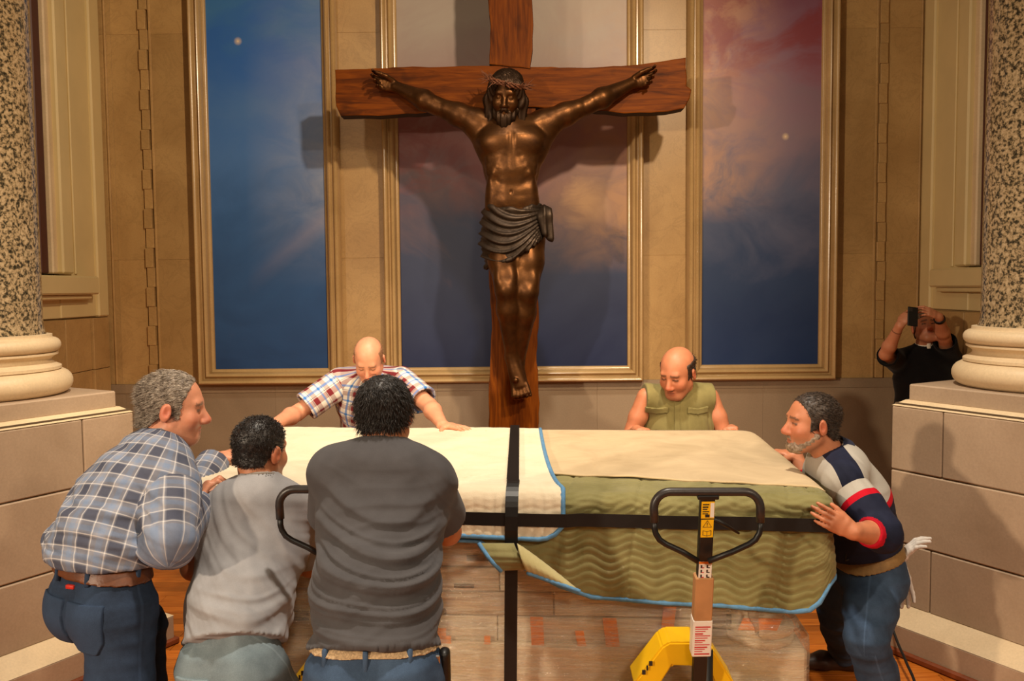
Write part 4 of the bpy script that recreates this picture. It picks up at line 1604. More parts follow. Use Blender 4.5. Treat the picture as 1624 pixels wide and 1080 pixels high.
    def shoes(self, mat, dirs, h=.006):
        for s in 'lr':
            a = self.J['ank_' + s].copy(); d = nrm(dirs[s]); d = nrm(V3(d[0], d[1], 0)); z = V3(0, 0, 1)
            a0 = V3(a[0], a[1], 0)
            sd = np.cross(d, z)
            P = [cap(a, a0 + z * .05 - d * .03, .048, .046, .03), seg(a0 - d * .055 + z * .045, a0 + d * .10 + z * .045, (.040, .044), (.048, .040), sd, .03),
                 seg(a0 + d * .10 + z * .045, a0 + d * .175 + z * .036, (.048, .040), (.038, .030), sd, .03)]
            post = lambda F, X, Y, Z: np.maximum(F, np.broadcast_to(.002 - Z, F.shape))
            self.part('shoe', sdf_mesh('shoe', P, h, post=post), mat)

    def collar(self, mat, hgt=.045, flare=.012, r=.066, h=.004, tip=0.0):
        """folded shirt collar around the neck"""
        J = self.J
        nb = self.head.p(0, -.030, -.060); nd = nrm(nb - J['neck'])
        a = J['neck'] + nd * .004
        fr = nrm(self.front - nd * np.dot(self.front, nd))
        P = [cap(a - nd * .02, a + nd * hgt, r + flare + .006, r, .004, flat=True)]
        P += [cap(a - nd * .05, a + nd * (hgt + .05), r + flare - .002, r - .010, .003, sub=True)]
        def post(F, X, Y, Z):
            x, y, z = X - a[0], Y - a[1], Z - a[2]
            hh = x * nd[0] + y * nd[1] + z * nd[2]; ff = x * fr[0] + y * fr[1] + z * fr[2]; ss = x * self.sd[0] + y * self.sd[1] + z * self.sd[2]
            notch = np.where(ff > 0, .012 - np.abs(ss), -1)
            low = -.014 - hh - np.clip(ff, 0, 1) * tip
            return np.maximum(np.maximum(F, np.broadcast_to(low, F.shape)), np.broadcast_to(notch, F.shape))
        return self.part('collar', sdf_mesh('collar', P, h, post=post), mat)


def nrm_rows(a):
    return a / np.maximum(1e-9, np.linalg.norm(a, axis=1))[:, None]


# ---- cloth, skin and hair materials
def m_skin(name, base, red, stub=None, stubf=.0, browcol=(.05, .03, .02), rough=.5):
    n = NT(name)
    co = n.coord(); s = n.sep(n.attr('pat'))
    col = n.ramp(n.noise(co, 28, 4, .6), [(.3, tuple(x * .90 for x in base)), (.7, tuple(min(1, x * 1.06) for x in base))])
    col = n.mix(n.math('MULTIPLY', s[0], .55), col, red)
    if stub is not None:
        col = n.mix(n.math('MULTIPLY', s[1], n.math('MULTIPLY', n.ramp(n.noise(co, 300, 2), [(.3, .4), (.7, 1.0)]), stubf)), col, stub)
    col = n.mix(n.math('MULTIPLY', s[2], .85), col, browcol)
    n.bump(n.noise(co, 240, 3), .10, .002)
    return n.done(col, rough, sss=.12)


def m_cloth(name, c, var=.10, rough=.9, fib=420):
    n = NT(name)
    co = n.coord()
    col = n.ramp(n.noise(co, 14, 4), [(.3, tuple(x * (1 - var) for x in c)), (.7, tuple(x * (1 + var) for x in c))])
    f = n.noise(co, fib, 2, .7)
    col = n.mix(.35, col, n.ramp(f, [(.3, .8), (.7, 1.15)]), 'MULTIPLY')
    n.bump(f, .15, .002)
    m = n.done(col, rough, spec=.15)
    n.b.inputs['Sheen Weight'].default_value = .08
    return m


def m_denim(name, c0, c1):
    n = NT(name)
    co = n.coord(); s = n.sep(n.attr('pat'))
    a = n.noise(co, 7, 5, .65)
    col = n.ramp(a, [(.3, c0), (.7, c1)])
    # worn front and seat, seam lines along the outside of each leg
    w = n.ramp(n.math('ABSOLUTE', n.math('SUBTRACT', n.math('ABSOLUTE', s[0]), 1.57)), [(.1, .35), (.8, 0)])
    col = n.mix(n.math('MULTIPLY', w, .7), col, tuple(min(1, x * 1.7) for x in c1))
    seam = n.ramp(n.math('ABSOLUTE', s[0]), [(.03, 1.0), (.06, 0.0)])
    col = n.mix(n.math('MULTIPLY', seam, .4), col, tuple(x * 1.4 for x in c1))
    f = n.noise(n.mapping(co, (1, 1, 1)), 520, 2, .7)
    col = n.mix(.5, col, n.ramp(f, [(.3, .65), (.7, 1.3)]), 'MULTIPLY')
    n.bump(f, .2, .002)
    return n.done(col, .85, spec=.2)


def m_hair(name, c0, c1, rough=.42, scale=90):
    n = NT(name)
    co = n.coord()
    col = n.ramp(n.noise(co, scale, 4, .7), [(.35, c0), (.65, c1)])
    n.bump(n.noise(co, 300, 3), .4, .003)
    return n.done(col, rough)


def stripes(n, x, period, bands):
    """bands: (centre, half width, softness) within a period of 0..1 -> mask"""
    fr = n.math('FRACT', n.math('ADD', n.math('MULTIPLY', x, 1.0 / period), 50.0))
    tot = None
    for c, w, sft in bands:
        d = n.math('ABSOLUTE', n.math('SUBTRACT', fr, c))
        r = n.ramp(d, [(max(0, w - sft), 1.0), (w + sft, 0.0)])
        tot = r if tot is None else n.math('MAXIMUM', tot, r)
    return tot


def m_plaid_blue():
    n = NT('blue_grey_plaid_flannel')
    co = n.coord(); s = n.sep(n.attr('pat'))
    u, v = s[0], s[1]
    base = n.ramp(n.noise(co, 20, 3), [(.3, srgb(122, 124, 134)), (.7, srgb(146, 146, 154))])
    dk = n.math('ADD', n.math('MULTIPLY', stripes(n, u, .084, [(.27, .20, .02)]), .5), n.math('MULTIPLY', stripes(n, v, .084, [(.27, .20, .02)]), .5))
    col = n.mix(n.math('MULTIPLY', dk, .85), base, srgb(58, 62, 80))
    bl = n.math('ADD', n.math('MULTIPLY', stripes(n, u, .084, [(.75, .10, .02)]), .4), n.math('MULTIPLY', stripes(n, v, .084, [(.75, .10, .02)]), .4))
    col = n.mix(n.math('MULTIPLY', bl, .5), col, srgb(92, 132, 178))
    wh = n.math('ADD', n.math('MULTIPLY', stripes(n, u, .042, [(.05, .035, .025)]), .46), n.math('MULTIPLY', stripes(n, v, .042, [(.05, .035, .025)]), .46), clamp=True)
    col = n.mix(wh, col, srgb(222, 216, 212))
    f = n.noise(co, 420, 2)
    n.bump(f, .15, .002)
    return n.done(n.mix(.3, col, n.ramp(f, [(.3, .8), (.7, 1.15)]), 'MULTIPLY'), .9, spec=.15)


def m_plaid_red():
    n = NT('red_white_blue_plaid_cotton')
    co = n.coord(); s = n.sep(n.attr('pat'))
    u, v = s[0], s[1]
    P = .088
    base = srgb(232, 224, 212)
    rd = n.math('ADD', n.math('MULTIPLY', stripes(n, u, P, [(.25, .16, .015)]), .62), n.math('MULTIPLY', stripes(n, v, P, [(.25, .16, .015)]), .52), clamp=True)
    col = n.mix(rd, base, srgb(122, 40, 46))
    bl = n.math('ADD', n.math('MULTIPLY', stripes(n, u, P, [(.72, .07, .015)]), .75), n.math('MULTIPLY', stripes(n, v, P, [(.72, .06, .015)]), .7), clamp=True)
    col = n.mix(bl, col, srgb(64, 124, 196))
    nv = n.math('ADD', n.math('MULTIPLY', stripes(n, u, P, [(.48, .025, .01)]), .5), n.math('MULTIPLY', stripes(n, v, P, [(.48, .025, .01)]), .5), clamp=True)
    col = n.mix(nv, col, srgb(60, 56, 84))
    f = n.noise(co, 420, 2)
    return n.done(n.mix(.25, col, n.ramp(f, [(.3, .8), (.7, 1.15)]), 'MULTIPLY'), .85, spec=.2)


def m_navy_shirt():
    """navy below a red band, grey above it, navy yoke over the shoulder"""
    n = NT('navy_grey_red_work_shirt')
    co = n.coord(); s = n.sep(n.attr('pat'))
    lvl, yoke = s[0], s[1]
    navy = n.ramp(n.noise(co, 12, 3), [(.3, srgb(22, 26, 44)), (.7, srgb(34, 38, 60))])
    col = n.mix(n.math('GREATER_THAN', lvl, 0.0), navy, srgb(190, 10, 34))
    col = n.mix(n.math('GREATER_THAN', lvl, 0.026), col, srgb(176, 170, 160))
    col = n.mix(n.math('MULTIPLY', n.math('GREATER_THAN', lvl, 0.026), n.math('LESS_THAN', n.math('ABSOLUTE', yoke), 0.045)), col, navy)
    col = n.mix(n.math('GREATER_THAN', s[2], .5), col, srgb(178, 14, 36))
    f = n.noise(co, 420, 2)
    n.bump(f, .12, .002)
    return n.done(n.mix(.3, col, n.ramp(f, [(.3, .8), (.7, 1.15)]), 'MULTIPLY'), .8, spec=.2)


M_JEAN_DK = m_denim('dark_denim', srgb(28, 38, 54), srgb(48, 64, 88))
M_JEAN_MD = m_denim('mid_denim', srgb(40, 54, 74), srgb(66, 86, 112))
M_JEAN_LT = m_denim('light_grey_denim', srgb(86, 100, 108), srgb(118, 132, 138))
M_BROWNBELT = m_plain('brown_leather', srgb(96, 52, 24), .45, var=.25, scale=30, bump=.2)
M_TANBELT = m_plain('tan_web_belt', srgb(140, 108, 62), .7, var=.15, scale=60, bump=.3)
M_SHOE = m_plain('black_leather_shoe', srgb(26, 22, 20), .45, var=.2)
M_STEEL = m_plain('brushed_steel', srgb(190, 190, 190), .28, metal=1.0, var=.1)
M_STITCH = m_plain('dark_denim_stitch', srgb(70, 90, 120), .8)


def hairline(pts):
    ys = [a for a, b in pts]; zs = [b for a, b in pts]
    def g(x, y, z):
        return np.interp(y, ys, zs) - z + 0 * x
    return g


def legs_joint(J, pel, hs, half=.088, drop=.06, dn=(0, 0, -1)):
    c = np.asarray(pel) + np.asarray(dn, float) * drop
    J['hip_l'] = c - np.asarray(hs) * half; J['hip_r'] = c + np.asarray(hs) * half


def folds(*specs):
    """each spec: (direction, frequency, amplitude, warp, seed, centre, radius)"""
    def f(V, N):
        d = .002 * wob(V, 30, 17)
        for dr, fr, amp, wp, sd, c, r in specs:
            x = (V - np.asarray(c)) @ nrm(dr) * fr * .8 + wp * 1.7 * wob(V, 8, sd) + wp * .8 * wob(V, 17, sd + 1)
            m = np.clip(.55 + .9 * wob(V, 13, sd + 2), 0, 1.3)
            d = d + amp * 1.7 * m * (ridge(x, 4) + .45 * ridge(x * 1.9 + .37, 5)) * np.exp(-(np.linalg.norm(V - np.asarray(c), axis=1) / r) ** 2)
        return d
    return f

# ================= man in dark grey T-shirt, back to the camera
def man_dark_tee():
    J = dict(neck=A(610, 716, 2.631), pelvis=A(594, 1046, 2.355), sh_l=A(533, 752, 2.640), sh_r=A(677, 764, 2.640),
             chest=A(604, 822, 2.604), belly=A(596, 935, 2.466), wr_l=A(565, 800, 3.06), wr_r=A(678, 792, 3.06))
    J['el_l'] = ik(J['sh_l'], J['wr_l'], .29, .25, (-.35, -.2, -1)); J['el_r'] = ik(J['sh_r'], J['wr_r'], .29, .25, (.45, -.1, -.9))
    legs_joint(J, J['pelvis'], V3(1, 0.02, 0), .092, .05)
    J['ank_l'] = V3(J['hip_l'][0] - .06, 2.22, .085); J['ank_r'] = V3(J['hip_r'][0] + .05, 2.02, .085)
    for s in 'lr': J['knee_' + s] = ik(J['hip_' + s], J['ank_' + s], .42, .42, (0, 1, .1))
    hd = Frame(A(611, 657, 2.696), (.06, 1, -.12), (-.05, 0, 1), .97)
    B = Body('man in a dark grey T-shirt and blue jeans, seen from behind, pushing', (J['pelvis'][0], 2.2, 0), J, hd, 1.06, .94)
    pl = dict(d=(0, 1, -.1), n=(0, 0, -1), curl=(10, 20, 15))
    B.skin(m_skin('tan_skin', srgb(176, 112, 76), srgb(176, 84, 60)), dict(l=pl, r=pl), neckr=.062)
    hem = A(594, 1026, 2.360)
    B.hemn = nrm(A(594, 1100, 2.318) - A(597, 980, 2.392))
    c = J['belly']
    fd = folds(((.12, 0, 1), 15, .014, .55, 4, c + V3(.02, -.1, .09), .22), ((-.3, 0, 1), 11, .013, .5, 9, c + V3(.10, -.1, .02), .20),
               ((.35, 0, 1), 13, .006, .4, 14, c + V3(-.12, -.1, .05), .16), ((.8, 0, .6), 14, .005, .5, 21, J['sh_r'] + V3(0, -.05, -.05), .14))
    B.shirt(m_cloth('charcoal_cotton', srgb(74, 72, 74)), .022, hem, (.72, .70), fd, .006, 'tee_shirt', rad=[(.160, .122), (.158, .128), (.172, .132), (.152, .098)], sl_ease=.020)
    nb = hd.p(0, -.03, -.06); nd = nrm(nb - J['neck'])
    B.part('neck_rib', tube_me('neck_rib', [J['neck'] + nd * .022 + (math.cos(t) * B.sd + math.sin(t) * nrm(np.cross(nd, B.sd))) * .0665 for t in np.linspace(0, 2 * math.pi, 28)[:-1]], .0055, 8, True), m_cloth('charcoal_rib', srgb(66, 62, 60)))
    B.waistn = V3(0, .14, .99)
    B.trousers(M_JEAN_MD, .014, waist=A(594, 1003, 2.392))
    M_WOVEN = m_plain('woven_rope_belt', srgb(176, 148, 112), .8, var=.35, scale=160, bump=.6, bscale=200)
    B.belt(M_WOVEN, .024, .024)
    for sx in (-1, 1):
        B.pocket(M_JEAN_MD, J['pelvis'] + V3(sx * .088, -.15, -.115), (sx * .15, -1, .1), V3(0, 0, 1), .125, .13)
    for x in (-.02, .75, -.75):
        B.loop_at((math.sin(x), -math.cos(x), 0), M_JEAN_MD)
    B.shoes(M_SHOE, dict(l=(-.1, 1, 0), r=(.1, 1, 0)))
    g = hairline([(-.2, -.042), (-.06, -.042), (-.03, -.012), (.02, -.005), (.045, .05), (.2, .07)])
    B.hair(m_hair('black_greying_hair', srgb(20, 17, 16), srgb(58, 52, 48), .4), g, .007, 6000, .030, (0, -.15, -.8), .32, noise=.0035, jit=.25, wave=.45)
    # black holder with a steel clip on the belt
    k = A(703, 1052, 2.355)
    h_ = B.part('belt_pouch', sdf_mesh('belt_pouch', [seg(k + V3(.004, .0, .03), k + V3(.004, .0, -.05), (.016, .026), (.017, .028), V3(1, 0, 0), .01)], .004), M_BLACK, 'black pouch on the belt')
    sub('steel_clip', box_me('steel_clip', k + V3(-.02, -.036, -.075), k + V3(-.006, -.028, .038), .003), M_STEEL, h_)
    return B


# ================= man in light grey T-shirt
def man_grey_tee():
    J = dict(neck=A(415, 768, 3.02), pelvis=A(370, 1040, 2.72), sh_l=A(347, 822, 2.98), sh_r=A(474, 815, 3.10),
             chest=A(402, 868, 2.99), belly=A(378, 960, 2.84), wr_l=A(372, 862, 3.16), wr_r=A(486, 795, 3.34))
    J['el_l'] = A(307, 900, 2.94); J['el_r'] = A(474, 890, 3.14)
    J['el_r'] = ik(J['sh_r'], J['wr_r'], .27, .25, (.15, -.3, -1))
    legs_joint(J, J['pelvis'], nrm((1, -.25, 0)), .09, .05)
    J['ank_l'] = V3(-1.02, 2.62, .085); J['ank_r'] = V3(-.72, 2.38, .085)
    for s in 'lr': J['knee_' + s] = ik(J['hip_' + s], J['ank_' + s], .42, .42, (.3, 1, .1))
    hd = Frame(A(414, 714, 3.07), (.42, .9, -.10), (.02, 0, 1), 1.0)
    B = Body('short-haired man in a light grey T-shirt crouching at the altar, seen from behind', (J['pelvis'][0], 2.5, 0), J, hd, 1.02, .90)
    pl = dict(d=(.3, .9, .1), n=(0, 0, -1), curl=(20, 25, 15))
    B.skin(m_skin('tan_skin_b', srgb(182, 118, 82), srgb(184, 86, 60), srgb(60, 44, 36), .35), dict(l=pl, r=pl), neckr=.058)
    hem = A(366, 1016, 2.72)
    B.hemn = nrm(A(366, 1090, 2.66) - A(378, 960, 2.80))
    c = J['belly']; ch = J['chest']
    fd = folds(((.75, 0, .6), 12, .010, .45, 5, ch + V3(-.02, -.12, -.02), .22), ((.2, 0, 1), 15, .011, .5, 11, c + V3(.05, -.1, -.05), .16),
               ((.85, 0, .35), 11, .009, .5, 15, ch + V3(.05, -.1, -.12), .18), ((.3, 0, .9), 18, .007, .5, 23, J['sh_r'] + V3(0, -.03, -.1), .10))
    B.shirt(m_cloth('heather_grey_cotton', srgb(146, 145, 147)), .024, hem, (.66, .80), fd, .006, 'tee_shirt', sl_ease=.022, rad=[(.142, .135), (.150, .128), (.176, .128), (.150, .095)])
    nb = hd.p(0, -.03, -.06); nd = nrm(nb - J['neck'])
    B.part('neck_rib', tube_me('neck_rib', [J['neck'] + nd * .022 + (math.cos(t) * B.sd + math.sin(t) * nrm(np.cross(nd, B.sd))) * .0665 for t in np.linspace(0, 2 * math.pi, 28)[:-1]], .0055, 8, True), m_cloth('grey_rib', srgb(132, 124, 116)))
    B.waistn = nrm(V3(.08, .16, .99))
    B.g = .84; B.leg = .92
    B.trousers(M_JEAN_LT, .016, waist=A(372, 992, 2.77))
    for sx in (-1, 1):
        p = J['pelvis'] + np.array(B.hs) * sx * .085 + V3(-.02, -.14, -.09)
        B.pocket(M_JEAN_LT, p, (sx * .12, -1, .1), V3(0, 0, 1), .12, .125)
    B.shoes(M_SHOE, dict(l=(.2, 1, 0), r=(.3, 1, 0)))
    g = hairline([(-.2, -.050), (-.06, -.050), (-.03, -.018), (.02, -.010), (.045, .05), (.2, .07)])
    B.hair(m_hair('short_black_hair', srgb(16, 13, 12), srgb(44, 36, 32), .38), g, .004, 4500, .010, (0, -.3, -.1), .5, noise=.0018, jit=.3, wave=.3)
    return B


# ================= man in blue plaid shirt at the left end
def man_blue_plaid():
    J = dict(neck=A(258, 706, 2.98), pelvis=A(163, 938, 2.72), sh_r=A(270, 770, 2.84), sh_l=A(230, 738, 3.10),
             chest=A(206, 796, 2.90), belly=A(172, 872, 2.78), wr_r=A(309, 803, 2.96), wr_l=A(343, 727, 3.54))
    J['el_r'] = A(268, 858, 2.69); J['el_l'] = ik(J['sh_l'], J['wr_l'], .29, .26, (.2, 0, -1))
    legs_joint(J, J['pelvis'], nrm((.84, -.54, 0)), .092, .05)
    J['ank_r'] = V3(-1.47, 2.42, .085); J['ank_l'] = V3(-1.30, 2.92, .085)
    for s in 'lr': J['knee_' + s] = ik(J['hip_' + s], J['ank_' + s], .45, .43, (.9, .5, .1))
    J['knee_l'] = A(226, 992, 2.92)
    hd = Frame(A(276, 646, 3.02), (.96, .22, -.10), (-.05, 0, 1), 1.05)
    B = Body('older man in a blue plaid long-sleeved shirt, jeans and brown belt', (J['pelvis'][0], 2.7, 0), J, hd, 1.10, .96)
    B.skin(m_skin('ruddy_skin', srgb(206, 140, 108), srgb(196, 84, 64), srgb(150, 110, 90), .25, (.16, .10, .07)),
           dict(r=dict(d=(.35, .45, .75), n=(.7, .3, -.5), curl=(35, 60, 35), spread=4, thumb=(.6, .6, .3)), l=dict(d=(.45, .85, .12), n=(.1, 0, -1), curl=(10, 25, 15))), neckr=.060, headkw=dict(nose=1.12))
    c = J['belly']; ch = J['chest']
    fd = folds(((.55, .1, .8), 11, .012, .5, 5, ch + V3(-.02, -.1, -.03), .24), ((.15, 0, 1), 13, .012, .5, 12, c + V3(.05, -.1, .02), .18),
               ((.6, -.2, .7), 12, .008, .5, 19, J['el_r'], .16), ((.9, 0, .3), 12, .008, .5, 29, J['sh_r'] + V3(-.03, 0, -.06), .15))
    hem = A(166, 886, 2.745)
    B.hemn = nrm(V3(-.06, -.06, -1))
    MP = m_plaid_blue()
    B.shirt(MP, .026, hem, (1.92, 1.96), fd, .006, 'plaid_shirt', split=True, sl_ease=.026, rad=[(.142, .118), (.170, .150), (.180, .142), (.150, .100)])
    B.collar(MP, .040, .012, .068)
    for s, t in (('l', .92), ('r', .96)):
        ax = nrm(J['wr_' + s] - J['el_' + s]); p = lerp(J['el_' + s], J['wr_' + s], t)
        B.part('cuff', sdf_mesh('cuff', [cap(p - ax * .05, p + ax * .004, .054, .050, .003, flat=True, flat0=True), cap(p - ax * .02, p + ax * .04, .043, .043, .003, sub=True)], .004, attr=B.cloth_uv), MP)
    B.waistn = nrm(V3(.10, .05, 1))
    B.trousers(M_JEAN_DK, .018, waist=A(162, 888, 2.745), seat=.55)
    B.belt(M_BROWNBELT, .040, .014, e=.012)
    bk = -nrm(np.cross(B.waistn, B.hs))
    for sx in (-1, 1):
        p = J['pelvis'] + np.array(B.hs) * sx * .09 + bk * .13 + V3(0, 0, -.075)
        B.pocket(M_JEAN_DK, p, bk + np.array(B.hs) * sx * .35, V3(0, 0, 1), .145, .15)
    for an in (-1.2, -.25, .75, 1.6):
        p, M = B.loop_at(bk * math.cos(an) + np.array(B.hs) * math.sin(an), M_JEAN_DK, .008, .034)
    d = nrm(bk * math.cos(.30) + np.array(B.hs) * math.sin(.30))
    al = (B.belt_co - B.belt_c) @ d; p = B.belt_c + d * (al.max() - .012) - B.waistn * .042; s2 = np.cross(d, V3(0, 0, 1))
    B.part('red_tab', box_me('red_tab', (-.015, -.014, -.006), (.015, .004, .006), .001, Matrix(((s2[0], d[0], 0, p[0]), (s2[1], d[1], 0, p[1]), (0, 0, 1, p[2]), (0, 0, 0, 1)))), m_plain('red_label', srgb(190, 40, 24)), 'small red label on the waistband')
    B.shoes(M_SHOE, dict(l=(.9, .4, 0), r=(.9, .4, 0)))
    g0 = hairline([(-.2, -.066), (-.07, -.064), (-.035, -.030), (.00, -.018), (.03, -.030), (.037, .030), (.055, .075), (.09, .2)])
    g = lambda x, y, z: g0(x, y, z)
    B.hair(m_hair('grey_brown_hair', srgb(92, 78, 66), srgb(176, 162, 146), .5, 60), g, .0045, 5200, .024, (0, -1.0, -.35), .18, noise=.0018, jit=.16, wave=.28)
    return B


# ================= bald man in red, white and blue plaid leaning over the far side
def man_red_plaid():
    J = dict(neck=A(588, 598, 4.90), pelvis=A(596, 716, 5.22), sh_l=A(636, 604, 4.90), sh_r=A(540, 606, 4.90),
             chest=A(591, 636, 5.00), belly=A(594, 680, 5.12), wr_l=A(702, 674, 4.47), wr_r=A(436, 672, 4.50))
    J['el_l'] = ik(J['sh_l'], J['wr_l'], .29, .26, (.7, .2, -.4)); J['el_r'] = ik(J['sh_r'], J['wr_r'], .30, .28, (-.5, .3, -.4))
    legs_joint(J, J['pelvis'], V3(-1, 0, 0), .09, .05)
    J['ank_l'] = V3(J['hip_l'][0] + .04, 5.45, .085); J['ank_r'] = V3(J['hip_r'][0] - .04, 5.35, .085)
    for s in 'lr': J['knee_' + s] = ik(J['hip_' + s], J['ank_' + s], .44, .44, (0, -1, .1))
    hd = Frame(A(585, 570, 4.74), (0, -.80, -.60), (0, -.6, .8), 1.0)
    B = Body('balding man in red, white and blue plaid leaning with both palms on the altar', (J['pelvis'][0], 5.3, 0), J, hd, 1.04, 1.03)
    B.skin(m_skin('pink_skin', srgb(218, 152, 118), srgb(208, 96, 76), srgb(170, 120, 92), .2, (.22, .12, .07)),
           dict(l=dict(d=(.85, -.45, -.05), n=(0, 0, -1), curl=(4, 10, 8), spread=9, thumb=(.3, .9, .1)), r=dict(d=(-.5, -.85, -.05), n=(0, 0, -1), curl=(4, 10, 8), spread=8)), neckr=.058)
    fd = folds(((.6, .3, .6), 10, .008, .5, 5, J['sh_l'] + V3(-.03, -.08, -.06), .14), ((-.6, .3, .6), 10, .008, .5, 8, J['sh_r'] + V3(.03, -.08, -.06), .14), ((1, 0, .2), 9, .006, .5, 8, J['chest'] + V3(0, -.1, -.05), .2))
    MP = m_plaid_red()
    B.shirt(MP, .022, None, (.80, .80), fd, .006, 'plaid_shirt', split=True, sl_ease=.024)
    B.collar(MP, .036, .014, .066, tip=.4)
    B.waistn = nrm(V3(0, -.3, 1))
    B.trousers(M_JEAN_DK, .016)
    B.shoes(M_SHOE, dict(l=(0, -1, 0), r=(0, -1, 0)))
    g0 = hairline([(-.2, -.062), (-.07, -.060), (-.03, -.030), (.03, -.015), (.036, .2), (.2, .2)])
    g = lambda x, y, z: np.maximum(g0(x, y, z), z - .070)
    B.hair(m_hair('cropped_brown_hair', srgb(120, 84, 58), srgb(160, 118, 86), .6), g, .0025, 900, .006, (0, -.3, .0), .6, noise=.0006)
    return B


# ================= bald man in a sleeveless olive shirt
def man_olive():
    J = dict(neck=A(1080, 622, 4.84), pelvis=A(1080, 800, 5.0), sh_l=A(1125, 630, 4.86), sh_r=A(1025, 630, 4.82),
             chest=A(1078, 676, 4.90), belly=A(1080, 735, 4.96), wr_l=A(1160, 681, 4.59), wr_r=A(1010, 682, 4.60))
    J['el_l'] = ik(J['sh_l'], J['wr_l'], .27, .25, (.35, .6, -1)); J['el_r'] = ik(J['sh_r'], J['wr_r'], .27, .25, (-.35, .6, -1))
    legs_joint(J, J['pelvis'], V3(-1, 0, 0), .09, .05)
    J['ank_l'] = V3(J['hip_l'][0] + .06, 5.45, .085); J['ank_r'] = V3(J['hip_r'][0] - .06, 5.30, .085)
    for s in 'lr': J['knee_' + s] = ik(J['hip_' + s], J['ank_' + s], .42, .42, (0, -1, .1))
    hd = Frame(A(1074, 590, 4.74), (-.58, -.72, -.38), (-.12, -.25, 1), 1.13)
    B = Body('bald man in a sleeveless olive work shirt gripping the far edge of the altar', (J['pelvis'][0], 5.2, 0), J, hd, 1.0, 1.06)
    B.skin(m_skin('ruddy_tan_skin', srgb(200, 128, 92), srgb(186, 78, 56), srgb(130, 92, 74), .35, (.08, .05, .035)),
           dict(l=dict(d=(-.30, -.9, .20), n=(.1, -.2, -1), curl=(30, 35, 25), spread=3, thumb=(.3, .8, .1)), r=dict(d=(.22, -.9, .15), n=(0, -.2, -1), curl=(30, 40, 25), spread=3, thumb=(.3, .9, .1))), neckr=.062)
    fd = folds(((1, 0, .15), 10, .009, .5, 5, J['chest'] + V3(-.05, -.1, .0), .16), ((1, 0, -.2), 9, .009, .5, 8, J['chest'] + V3(.1, -.1, .0), .16))
    MO = m_cloth('faded_olive_cotton', srgb(134, 124, 78), .12)
    mid = (J['sh_l'] + J['sh_r']) / 2; hw = np.linalg.norm(J['sh_l'] - J['sh_r']) / 2 + .012
    def arms_off(F, X, Y, Z):
        d = np.abs((X - mid[0]) * B.sd[0] + (Y - mid[1]) * B.sd[1] + (Z - mid[2]) * B.sd[2]) - hw
        return np.maximum(F, np.broadcast_to(d, F.shape))
    B.shirt(MO, .020, None, (None, None), fd, .006, 'sleeveless_shirt', cutfun=arms_off)
    B.collar(MO, .034, .016, .070, tip=.4)
    front = V3(0, -1, 0)
    for x in (1044, 1110):
        p = A(x, 661, 4.70)
        # flap pocket lying on the chest
        P = B.torso(.022)
        def post(F, X, Y, Z, p=p):
            return np.maximum.reduce([F, np.broadcast_to(np.abs(X - p[0]) - .058, F.shape), np.broadcast_to(np.abs(Z - p[2] + .035) - .07, F.shape), np.broadcast_to(Y - p[1] - .16, F.shape)])
        B.part('chest_pocket', sdf_mesh('chest_pocket', P, .005, post=post, off=.004, lo=p - .2, hi=p + .2), MO)
        def post2(F, X, Y, Z, p=p):
            return np.maximum.reduce([F, np.broadcast_to(np.abs(X - p[0]) - .061, F.shape), np.broadcast_to(np.abs(Z - p[2] - .022 - .15 * np.abs(X - p[0])) - .018, F.shape), np.broadcast_to(Y - p[1] - .16, F.shape)])
        B.part('pocket_flap', sdf_mesh('pocket_flap', P, .005, post=post2, off=.010, lo=p - .2, hi=p + .2), MO)
    P = B.torso(.022)
    q = A(1076, 655, 4.7)
    def post3(F, X, Y, Z):
        return np.maximum.reduce([F, np.broadcast_to(np.abs(X - q[0]) - .016, F.shape), np.broadcast_to(Y - q[1] - .16, F.shape), np.broadcast_to(Z - q[2] - .07, F.shape)])
    B.part('button_placket', sdf_mesh('button_placket', P, .005, post=post3, off=.006, lo=q - V3(.05, .25, .25), hi=q + V3(.05, .2, .12)), MO)
    B.waistn = nrm(V3(0, -.1, 1))
    B.trousers(M_JEAN_DK, .016)
    B.shoes(M_SHOE, dict(l=(0, -1, 0), r=(0, -1, 0)))
    g0 = hairline([(-.2, -.062), (-.07, -.060), (-.03, -.030), (.005, -.018), (.026, -.03), (.022, .2), (.2, .2)])
    g = lambda x, y, z: np.maximum(g0(x, y, z), z - .052 - .2 * np.minimum(0, y + .05) * 0)
    B.hair(m_hair('dark_fringe_hair', srgb(34, 24, 18), srgb(70, 52, 40), .5), g, .006, 1500, .012, (0, -.5, -.3), .4, noise=.002)
    # moustache
    B.part('moustache', sdf_mesh('moustache', [cap(hd.p(x * .002, .088, -.058), hd.p(x * .024, .078, -.066), .0065 * hd.s, .004 * hd.s, .006) for x in (-1, 1)], .003), m_hair('moustache_hair', srgb(110, 70, 48), srgb(140, 96, 70)))
    return B


